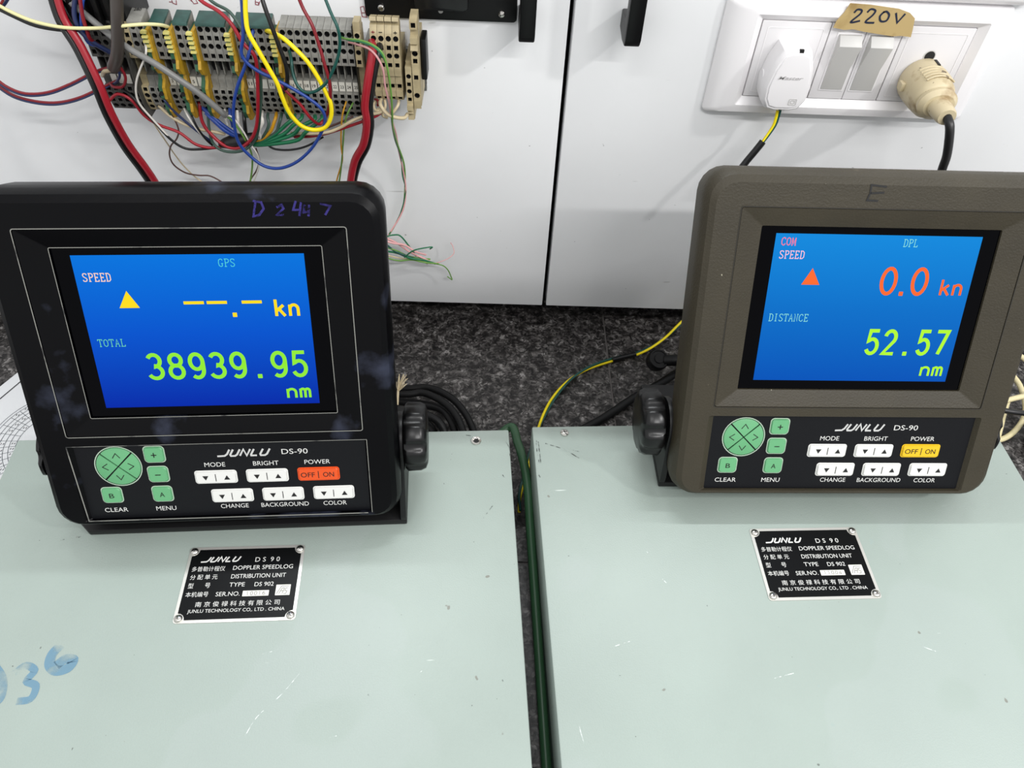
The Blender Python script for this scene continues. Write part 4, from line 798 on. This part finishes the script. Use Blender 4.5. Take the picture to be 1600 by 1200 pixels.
# twisted bundle of thin ends hanging right of the black display
rnd = random.Random(7)
ends = [((603, 372), (640, 392), (676, 411), 'pink'), ((600, 370), (622, 372), (650, 400), 'green'), ((600, 376), (630, 386), (665, 398), 'pink'), ((602, 386), (640, 396), (672, 405), 'lime'), ((602, 392), (640, 405), (680, 412), 'green'), ((602, 398), (635, 404), (668, 412), 'ivory'), ((600, 380), (630, 400), (662, 408), 'teal'), ((602, 402), (650, 408), (685, 412), 'lime')]
nm = ['topmost pink wire', 'topmost green wire', 'second pink wire', 'upper lime wire', 'lower green wire', 'ivory wire', 'teal wire', 'lowest lime wire']
for i, (a, m_, e, c) in enumerate(ends):
    pts = [(a[0]-14, a[1]-4, .02), (a[0], a[1], .022+.002*(i % 3))]
    for t in (0.25, 0.5, 0.75):
        xx = a[0]+(e[0]-a[0])*t; yy = a[1]+(e[1]-a[1])*t+(m_[1]-(a[1]+e[1])/2)*(1-abs(2*t-1))+rnd.uniform(-4, 4); pts.append((xx, yy, .018+rnd.uniform(0, .008)))
    pts += [(e[0], e[1], .016)]
    wire(nm[i]+' of the frayed bundle right of the black display', pts, .0008 if i % 2 else .0010, c)
wire('fine pink strand curling up out of the frayed bundle', [(672, 412, .016), (685, 410, .016), (700, 404, .014), (709, 396, .012), (708, 386, .010), (704, 379, .01)], .0004, 'pink')
wire('fine green strand hanging from the tip of the frayed bundle', [(680, 412, .016), (692, 415, .014), (700, 422, .012), (705, 433, .010), (706, 437, .01), (699, 432, .01)], .0006, 'lime')
wire('green stub sticking up from the frayed bundle', [(632, 402, .024), (645, 392, .028), (660, 388, .028), (675, 386, .026), (672, 389, .024)], .0007, 'green')

# ================================================================== BLACK PLATE AT THE TOP
bp_ = empty('instrument_plate', (-.044, WY, .36), label='black metal plate screwed to the left door near its handle', category='panel')
PM = Matrix.Translation((.044, -WY, -.36))
b = MB(); q = rrect(-.1035, .0150, -.2618+ZS, -.15+ZS, .003); b.prism(q, WY-.0030, WY-.0001, BLKM, 'y'); b.xform(PM).build('plate', bp_, bevel=.0004)
b = MB(); q = rrect(-.0640, -.0225, -.2500+ZS, -.165+ZS, .004); b.prism(q, WY-.016, WY-.003, mat('black_bezel', (22, 22, 23), .25), 'y'); b.xform(PM).build('raised_bezel', bp_, bevel=.0012)
for (px, py), lab in (((595.5, 12), 'left'), ((784, 22), 'right')):
    c = W(px, py, .003); b = MB()
    b.loft([[(c.x+r*math.cos(2*PI*i/14), c.y-d, c.z+r*math.sin(2*PI*i/14)) for i in range(14)] for r, d in ((.0027, 0), (.0026, .0012), (.0018, .0021), (.0004, .0024))], CHROME)
    b.ribbon([(c.x-.0015, c.z-.0004), (c.x+.0015, c.z+.0004)], .0004, INKB, lambda x, z_: (x, c.y-.00245, z_)); b.xform(PM).build('screw', bp_)
c = W(688.5, 17, .003); b = MB(); b.prism([(c.x+.0019*math.cos(i*PI/8), c.z+.0019*math.sin(i*PI/8)) for i in range(16)], WY-.0033, WY-.003, SOCKG, 'y'); b.xform(PM).build('plate_hole', bp_, label='round hole showing the white door behind')

# ================================================================== SOCKET PLATE AND PLUGS
OSP = Vector((.290, WY, ZS-.281)); sp = empty('socket_plate', OSP, label='white wall socket plate with two rocker switches, marked 220V', category='socket')
SM = Matrix.Translation(-OSP)
def wr(x0, x1, v0, v1, r, w_): return [(p[0], WY-w_, p[1]+ZS) for p in rrect(x0, x1, v0, v1, r)]
b = MB(); X0, X1, V0, V1 = .1775, .4035, -.3295, -.2335
b.loft([wr(X0, X1, V0, V1, .004, 0.0001), wr(X0, X1, V0, V1, .004, .003), wr(X0+.002, X1-.002, V0+.001, V1-.001, .004, .0055), wr(X0+.009, X1-.009, V0+.004, V1-.003, .004, .0105), wr(X0+.018, X1-.018, V0+.009, V1-.006, .003, .0120),
        wr(.2015, .3855, -.3185, -.2440, .0015, .0122), wr(.2070, .3790, -.3125, -.2490, .0008, .0078), wr(.2070, .3790, -.3125, -.2490, .0008, .0060)], SOCK, True, True)
b.xform(SM).build('frame', sp, smooth=30)
def wprism(name, pts, w0, w1, m, parent, bevel=.0005, **t):
    b = MB(); b.prism([(p[0], p[1]+ZS) for p in pts], WY-w1, WY-w0, m, 'y'); return b.xform(SM).build(name, parent, bevel=bevel, **t)
mods = []
for x0, x1 in ((.2078, .2622), (.2630, .2917), (.2922, .3210), (.3218, .3782)):
    mods.append(wprism('module', rrect(x0, x1, -.3118, -.2497, .0006, 2), .0060, .0088, SOCKY, sp, .0004))
for md, x0, x1 in ((mods[0], .2130, .2575), (mods[3], .3268, .3735)):
    b = MB(); b.ribbon([(p[0], p[1]+ZS) for p in rrect(x0, x1, -.3075, -.2545, .001, 2)], .0007, SOCK, lambda x, z_: (x, WY-.0091, z_), True); b.xform(SM).build('module_ridge', md, smooth=0)
for md, x0, x1 in ((mods[1], .2705, .2885), (mods[2], .2955, .3137)):
    wprism('rocker_well', rrect(x0-.0014, x1+.0014, -.3045, -.2562, .0006, 2), .0088, .0094, SOCK, md, .0002)
    z_ = lambda v: v+ZS
    b = MB(); b.prism([(WY-.0094, z_(-.3030)), (WY-.0100, z_(-.3030)), (WY-.0108, z_(-.285)), (WY-.0178, z_(-.2640)), (WY-.0120, z_(-.2575)), (WY-.0094, z_(-.2575))], x0, x1, SOCKG, 'x'); o = b.xform(SM).build('rocker_switch', md, bevel=.0004)
hc = W(1452.2, 87.8, .0088); b = MB(); b.prism([(hc.x+.0042*math.cos(i*PI/10), hc.z+.0042*math.sin(i*PI/10)) for i in range(20)], WY-.0091, WY-.0088, HOLE, 'y'); b.xform(SM).build('earth_hole', mods[3])
b = MB(); b.ribbon([(hc.x+.0045*math.cos(i*PI/10), hc.z+.0045*math.sin(i*PI/10)) for i in range(20)], .0007, SOCKG, lambda x, z: (x, WY-.0092, z), True); b.xform(SM).build('hole_rim', mods[3], smooth=0)
# tape with 220V
tp = [W(1080+x*.325, y*.325, .0128) for x, y in ((765, 15), (860, 22), (1000, 42), (1052, 62), (1075, 88), (1068, 125), (1062, 152), (1055, 178), (1010, 172), (968, 174), (915, 166), (880, 160), (830, 152), (780, 140), (735, 143), (682, 132), (700, 98), (735, 60))]
b = MB(); n = len(tp); b.add([(p.x, WY-.0126, p.z) for p in tp]+[(p.x, WY-.0131, p.z) for p in tp], [tuple(range(n)), tuple(range(n, 2*n))]+[(i, (i+1) % n, n+(i+1) % n, n+i) for i in range(n)], TAPE)
tape = b.xform(SM).build('tape_label', sp, smooth=0, label='ragged brown tape with 220V in marker')
b = MB(); PTt = lambda x, z_: (x, WY-.0133, z_); inkn = mat('marker_navy', (26, 36, 60), .5)
for s in ([(783, 62), (800, 46), (820, 50), (812, 68), (770, 102), (775, 108), (812, 100)], [(846, 60), (865, 44), (886, 52), (872, 74), (838, 106), (880, 110)], [(930, 55), (908, 78), (912, 102), (938, 100), (952, 74), (940, 56), (924, 60)], [(985, 62), (990, 110), (1030, 66)]):
    pts = spline([W(1080+x*.325, y*.325, .0133) for x, y in s], 4) if len(s) > 3 else [W(1080+x*.325, y*.325, .0133) for x, y in s]
    b.ribbon([(p.x, p.z) for p in pts], .0015, inkn, PTt)
b.xform(SM).build('marker_writing', tape, smooth=0)
# plate above, mostly out of the frame
up = empty('upper_socket_plate', (.30, WY, ZS-.2), label='lower edge of a second white plate at the top right corner', category='socket')
UM = Matrix.Translation(-Vector((.30, WY, ZS-.2)))
b = MB(); b.loft([wr(.2150, .4120, -.2318, -.14, .003, .0001), wr(.2150, .4120, -.2318, -.14, .003, .006), wr(.218, .409, -.2295, -.142, .003, .010), wr(.224, .403, -.2265, -.146, .003, .0125)], SOCK); b.xform(UM).build('frame', up)
b = MB(); b.box((.3605, WY-.0126, ZS-.2262), (.3609, WY-.0123, ZS-.15), SOCKG); b.xform(UM).build('joint_line', up, smooth=0)

# left plug: flat white shell
lp = empty('mains_plug', (.2340, WY-.0092, ZS-.281), label='flat white moulded plug in the left socket', category='plug'); LM = Matrix.Translation(-Vector((.2340, WY-.0092, ZS-.281)))
def shellring(sc_x, sc_z, w_, cx=.2345, cv=-.2862):
    base = [(-.0055, .0255), (.0055, .0255), (.0105, .0230), (.0155, .010), (.0182, -.006), (.0172, -.0175), (.0132, -.0245), (.0070, -.0262), (-.0070, -.0262), (-.0132, -.0245), (-.0172, -.0175), (-.0182, -.006), (-.0155, .010), (-.0105, .0230)]
    return [(cx+p[0]*sc_x, WY-w_, cv+p[1]*sc_z+ZS) for p in base]
b = MB(); b.loft([shellring(1.02, .97, .0090), shellring(1.06, 1.0, .014), shellring(1.06, 1.0, .027), shellring(1.02, .98, .0305), shellring(.93, .92, .0325), shellring(.86, .86, .0325), shellring(.84, .84, .0336), shellring(.78, .78, .0338)], SOCK)
pbod = b.xform(LM).build('plug_body', lp, smooth=40)
b = MB(); text(b, 'Master', .2335, ZS-.2830, .0200, .0030, mat('moulded_grey', (196, 194, 194), .4), lambda x, z_: (x, WY-.0343, z_), .01, .3); b.xform(LM).build('moulded_lettering', pbod, smooth=0)
b = MB(); P_ = lambda x, z_: (x, WY-.0342, z_)
for q in (crect(.2410, ZS-.3030, .0060, .0048, .0004, 1), crect(.2410, ZS-.3030, .0030, .0024, .0003, 1)): b.ribbon(q, .0005, SOCKG, P_, True)
b.xform(LM).build('moulded_mark', pbod, smooth=0)
b = MB(); b.box((.2345, WY-.0326, ZS-.2635), (.2378, WY-.030, ZS-.2612), INKB); b.xform(LM).build('slot', pbod, smooth=0)
b = MB(); b.tube([(.2180, WY-.016, ZS-.291), (.2155, WY-.016, ZS-.291)], .0055, SOCK, 14, 0); b.xform(LM).build('side_screw_cap', pbod)
b = MB(); b.tube([(.2345, WY-.018, ZS-.310), (.2340, WY-.018, ZS-.3150)], .0040, SOCK, 14, 0); b.xform(LM).build('cord_collar', lp)
cab_pts = [(1219, 172, .020), (1216, 183, .021), (1211, 196, .022), (1200, 212, .024), (1190, 225, .026)]
Ob = Vector((.2340, WY-.0092, ZS-.281))
b = MB(); b.tube([W(*p)-Ob for p in cab_pts], .0013, WC['teal'], 8, 5); b.build('core', lp, smooth=60, label='dark green core')
b = MB(); b.tube([W(x-4+i*0.6, y+1, w_)-Ob for i, (x, y, w_) in enumerate(cab_pts)], .0014, WC['yellow'], 8, 5); b.build('core', lp, smooth=60, label='yellow core')
b = MB(); b.tube([W(*p)-Ob for p in ((1192, 221, .026), (1180, 236, .028), (1165, 254, .030), (1150, 275, .034), (1140, 300, .04))], .0030, WC['black'], 10, 5); b.build('heat_shrink', lp, smooth=60, label='black heat-shrink sleeve')

# right plug: aged cream round plug with black cord; axis straight out of the wall
pc = Vector((.3490, WY-.0092, ZS-.2915)); rp = empty('mains_plug', pc, label='aged cream round plug with a black cord in the right socket', category='plug')
def rr_(rx, rz, d, n=28, cz=0.0, sq=0.0):
    out = []
    for i in range(n):
        a = 2*PI*i/n; c, s = math.cos(a), math.sin(a); k = 1+sq*abs(c*s)
        out.append((rx*c*k, -d, rz*s*k+cz))
    return out
b = MB(); b.loft([rr_(.0162, .0172, 0), rr_(.0172, .0182, .002), rr_(.0175, .0184, .008), rr_(.0172, .0178, .024), rr_(.0162, .0168, .033), rr_(.0145, .0140, .037), rr_(.0120, .0105, .039)], CREAM)
body = b.build('plug_body', rp, smooth=40)
b = MB(); b.loft([rr_(.0120, .0095, .036), rr_(.0152, .0128, .0385), rr_(.0154, .0130, .042), rr_(.0120, .0095, .0455)], CREAM); b.build('cord_collar', rp, smooth=40)
b = MB(); b.loft([rr_(.0092, .0080, .044), rr_(.0080, .0070, .060), rr_(.0068, .0062, .0625), rr_(.0045, .0045, .0625)], CREAM); b.build('cord_grip', rp, smooth=40)
for i in range(5):
    b = MB(); d = .0150+i*.0040; b.tube([(.0172*math.sin(a), -d, .0180*math.cos(a)) for a in [math.radians(t) for t in range(-38, 50, 8)]], .0009, CREAM, 6, 0); b.build('grip_rib', body, smooth=60)
b = MB(); b.box((.0035, -.0130, .0165), (.0056, -.0040, .0184), INKB); b.build('slot', body, smooth=0)
b = MB(); b.box((-.0203, -.016, -.004), (-.0165, -.009, .003), CREAM); b.build('side_lug', body, bevel=.0008)
b = MB(); b.tube([Vector((0, -.054, 0)), Vector((.0005, -.063, -.0005)), Vector((.0025, -.069, -.006)), W(1480, 240, .083)-pc, W(1473, 262, .085)-pc, W(1464, 290, .085)-pc, W(1455, 330, .07)-pc], .0034, WC['black'], 12, 6); b.build('cord', rp, smooth=60, label='black mains cord')

# ================================================================== CABLES ON THE GRANITE
def gtube(t, name, pts, r, m, lab=None, o=Vector((0, 0, 0)), sides=10):
    b = MB(); b.tube([G(*p)-o if not isinstance(p, Vector) else p-o for p in pts], r, m, sides, 6); ob = b.build(name, t, smooth=60)
    if lab: ob['label'] = lab
    return ob
# yellow-green earth wire
o = G(950, 565, .002); t = empty('earth_wire', o, label='yellow and green earth wire crossing the granite between the boxes', category='wire')
pth = [(1085, 488, .03), (1063, 507, .024), (1035, 532, .012), (1000, 552, .004), (958, 563, .003), (920, 576, .003), (890, 595, .003), (866, 622, .003), (850, 650, .003), (838, 680, .003), (828, 712, .003), (820, 745, .003), (812, 775, .003), (812, 800, .003)]
sp_ = spline([G(*p) for p in pth], 10); N = len(sp_)
for c, ph, r in (('yellow', 0.0, .0014), ('teal', PI, .0013)):
    pts = []
    for i, p in enumerate(sp_):
        T_ = (sp_[min(i+1, N-1)]-sp_[max(i-1, 0)]).normalized(); s_ = T_.cross(Vector((0, 0, 1))).normalized(); u_ = s_.cross(T_)
        a = ph+i*0.085+.4; pts.append(p-o+(s_*math.cos(a)+u_*math.sin(a))*.0013+Vector((0, 0, .0012)))
    b = MB(); b.tube(pts, r, WC[c], 8, 0); b.build('core', t, smooth=60, label='yellow core' if c == 'yellow' else 'dark green core')
b = MB(); b.tube([G(993, 553.5, .006)-o, G(975, 558, .0055)-o, G(957, 562.5, .005)-o], .0026, WC['black'], 10, 4); b.build('heat_shrink', t, smooth=60, label='black heat-shrink sleeve')
# green cable in the gap
GC = mat('green_cable_jacket', (52, 88, 60), 0.35)
o = G(800, 660, .04); t = MB(); t.tube([p-o for p in (Vector((-.004, .440, .006)), Vector((-.001, .428, .030)), G(797, 667, .045), G(809, 692, .050), G(818, 722, .050), G(825, 765, .042), G(829, 830, .030), G(836, 930, .018), G(846, 1080, .010), G(858, 1260, .008))], .0040, GC, 12, 8)
t.build('green_cable', None, smooth=60, loc=o, label='thick green cable diving into the gap between the boxes', category='cable')
# black coil behind the left box
o = G(690, 640, .0)
t = empty('cable_coil', o, label='coiled black cables on the granite beside the left knob', category='cable')
for i, (pts, r) in enumerate((([(560, 600, .012), (630, 607, .014), (670, 606, .016), (705, 622, .018), (728, 648, .016), (742, 680, .010), (752, 720, .006)], .0036),
        ([(560, 608, .020), (630, 616, .022), (662, 614, .024), (695, 630, .024), (716, 655, .020), (728, 690, .012)], .0036),
        ([(560, 622, .012), (630, 628, .012), (660, 632, .014), (690, 640, .014), (706, 660, .012), (714, 690, .010)], .0040),
        ([(560, 634, .022), (630, 640, .024), (665, 648, .024), (688, 662, .020), (698, 690, .010)], .0040),
        ([(590, 650, .010), (640, 652, .010), (670, 664, .010), (684, 690, .008)], .0040))):
    gtube(t, 'cable_turn', pts, r, BLKR, None, o)
# frayed cord end
o = G(624, 612, .02); t = empty('frayed_cord', o, label='frayed cream cord end beside the black display', category='cord')
gtube(t, 'cord', [(619, 650, .02), (621, 630, .022), (622, 610, .026)], .0012, WC['ivory'], None, o)
b = MB(); rd = random.Random(3)
for i in range(22):
    p = G(622, 612, .026)-o; e = G(624+rd.uniform(-6, 14), 592+rd.uniform(-8, 8), .03+rd.uniform(-.004, .006))-o
    b.tube([p, p.lerp(e, .5)+Vector((rd.uniform(-.001, .001), 0, .001)), e], .0003, WC['ivory'], 4, 2)
b.build('tuft', t, smooth=0, kind='stuff')
# black cable and cap behind the olive display's knob
o = G(985, 625, .005); t = empty('power_lead', o, label='black lead and round plug cap behind the left knob of the olive display', category='cable')
gtube(t, 'lead', [(900, 676, .005), (935, 658, .005), (960, 642, .006), (990, 622, .008), (1030, 600, .012), (1062, 580, .016), (1100, 560, .02)], .0042, BLKR, None, o)
b = MB(); c = G(1028, 562, .03)-o; ax = Vector((.15, -.45, .9)).normalized(); u = ax.cross(Vector((1, 0, 0))).normalized(); v = ax.cross(u)
b.loft([[c+ax*d+(u*math.cos(2*PI*i/20)+v*math.sin(2*PI*i/20))*r for i in range(20)] for r, d in ((.0105, -.008), (.0112, -.003), (.0112, .002), (.0100, .004), (.0088, .004), (.0085, .0030), (.0050, .0030), (.0048, .0042), (.002, .0042))], BLKR)
b.build('plug_cap', t, smooth=40)
b = MB(); b.tube([c+Vector((.008, .0, -.001)), c+Vector((.022, -.004, .004)), c+Vector((.04, -.004, .0))], .006, BLKR, 10, 5); b.build('plug_neck', t, smooth=60)
# right side: cream cables, black cord, adapter
for i, (pts, lab, c) in enumerate((([(1520, 540, .03), (1560, 545, .03), (1592, 555, .03), (1620, 580, .026), (1640, 620, .02)], 'cream cable, topmost at the right edge', 'buff'),
        ([(1540, 560, .02), (1566, 570, .02), (1585, 590, .02), (1595, 606, .018), (1602, 630, .014), (1600, 652, .010), (1585, 674, .006), (1563, 687, .005), (1530, 690, .005)], 'cream cable curving round under the crossing cable at the right edge', 'buff'),
        ([(1530, 640, .03), (1572, 626, .03), (1600, 619, .03), (1640, 612, .026)], 'cream cable crossing over the others at the right edge', 'buff'),
        ([(1575, 625, .008), (1568, 648, .007), (1563, 668, .006), (1556, 690, .005), (1540, 710, .005)], 'cream cable running down beside the right box', 'buff'),
        ([(1510, 628, .035), (1567, 641, .035), (1605, 646, .032), (1650, 650, .02)], 'black cord at the right edge among cream cables', 'black'))):
    o = G(*pts[0]); b = MB(); b.tube([G(*p)-o for p in pts], .0028, WC[c], 10, 6); b.build('cable', None, smooth=60, loc=o, label=lab, category='cable')
c = G(1650, 716, .0); b = MB(); b.box((-.022, -.030, 0.0003), (.040, .030, .030), BLKR); o = b.build('power_adapter', None, bevel=.007, loc=c, label='rounded black power adapter at the right edge', category='adapter'); o.rotation_euler.z = .3
# chart sheet at the left
o = G(0, 660, .0); t = empty('chart_sheet', o, label='white printed chart sheet with curved scale lines left of the black display', category='paper')
PAPER = mat('chart_paper', (232, 234, 236), .6)
LINE = mat('chart_line', (92, 98, 104), .6)
ZP = .0012
q = [G(*p, ZP) for p in ((-160, 735), (0, 604), (30, 580), (110, 517), (180, 700), (100, 900), (-60, 1000), (-200, 860))]
b = MB(); n = len(q); b.add([p-o for p in q]+[p-o-Vector((0, 0, .0006)) for p in q], [tuple(range(n)), tuple(range(n, 2*n))]+[(i, (i+1) % n, n+(i+1) % n, n+i) for i in range(n)], PAPER)
b.build('sheet', t, smooth=0)
PG = lambda x, y: (x-o.x, y-o.y, ZP+.0003)
b = MB(); a_, c_ = G(-60, 674, ZP), G(110, 531, ZP); b.ribbon([(a_.x, a_.y), (c_.x, c_.y)], .0012, INKB, PG)
ce = G(92, 690, ZP); pr = G(0, 680, ZP); R0 = math.hypot(pr.x-ce.x, pr.y-ce.y)
for i, k in enumerate((1.13, 1.08, 1.0, .93, .84, .76, .66)):
    b.ribbon([(ce.x+R0*k*math.cos(math.radians(a)), ce.y+R0*k*math.sin(math.radians(a))) for a in range(95, 230, 5)], .0005, LINE, PG)
for a in range(100, 228, 9):
    c, s_ = math.cos(math.radians(a)), math.sin(math.radians(a)); b.ribbon([(ce.x+R0*.66*c, ce.y+R0*.66*s_), (ce.x+R0*1.08*c, ce.y+R0*1.08*s_)], .0004, LINE, PG)
b.build('printed_scale', t, smooth=0)
b = MB(); rd = random.Random(11)
for a in range(104, 228, 9):
    for k in (.71, .885, 1.04):
        if rd.random() < .3: continue
        for j in (-1, 1):
            x_ = ce.x+R0*k*math.cos(math.radians(a))+j*.0011; y_ = ce.y+R0*k*math.sin(math.radians(a)); b.ribbon([(x_, y_-.0010), (x_+.0004, y_+.0010)], .0006, INKB, PG)
b.build('scale_ticks', t, smooth=0)
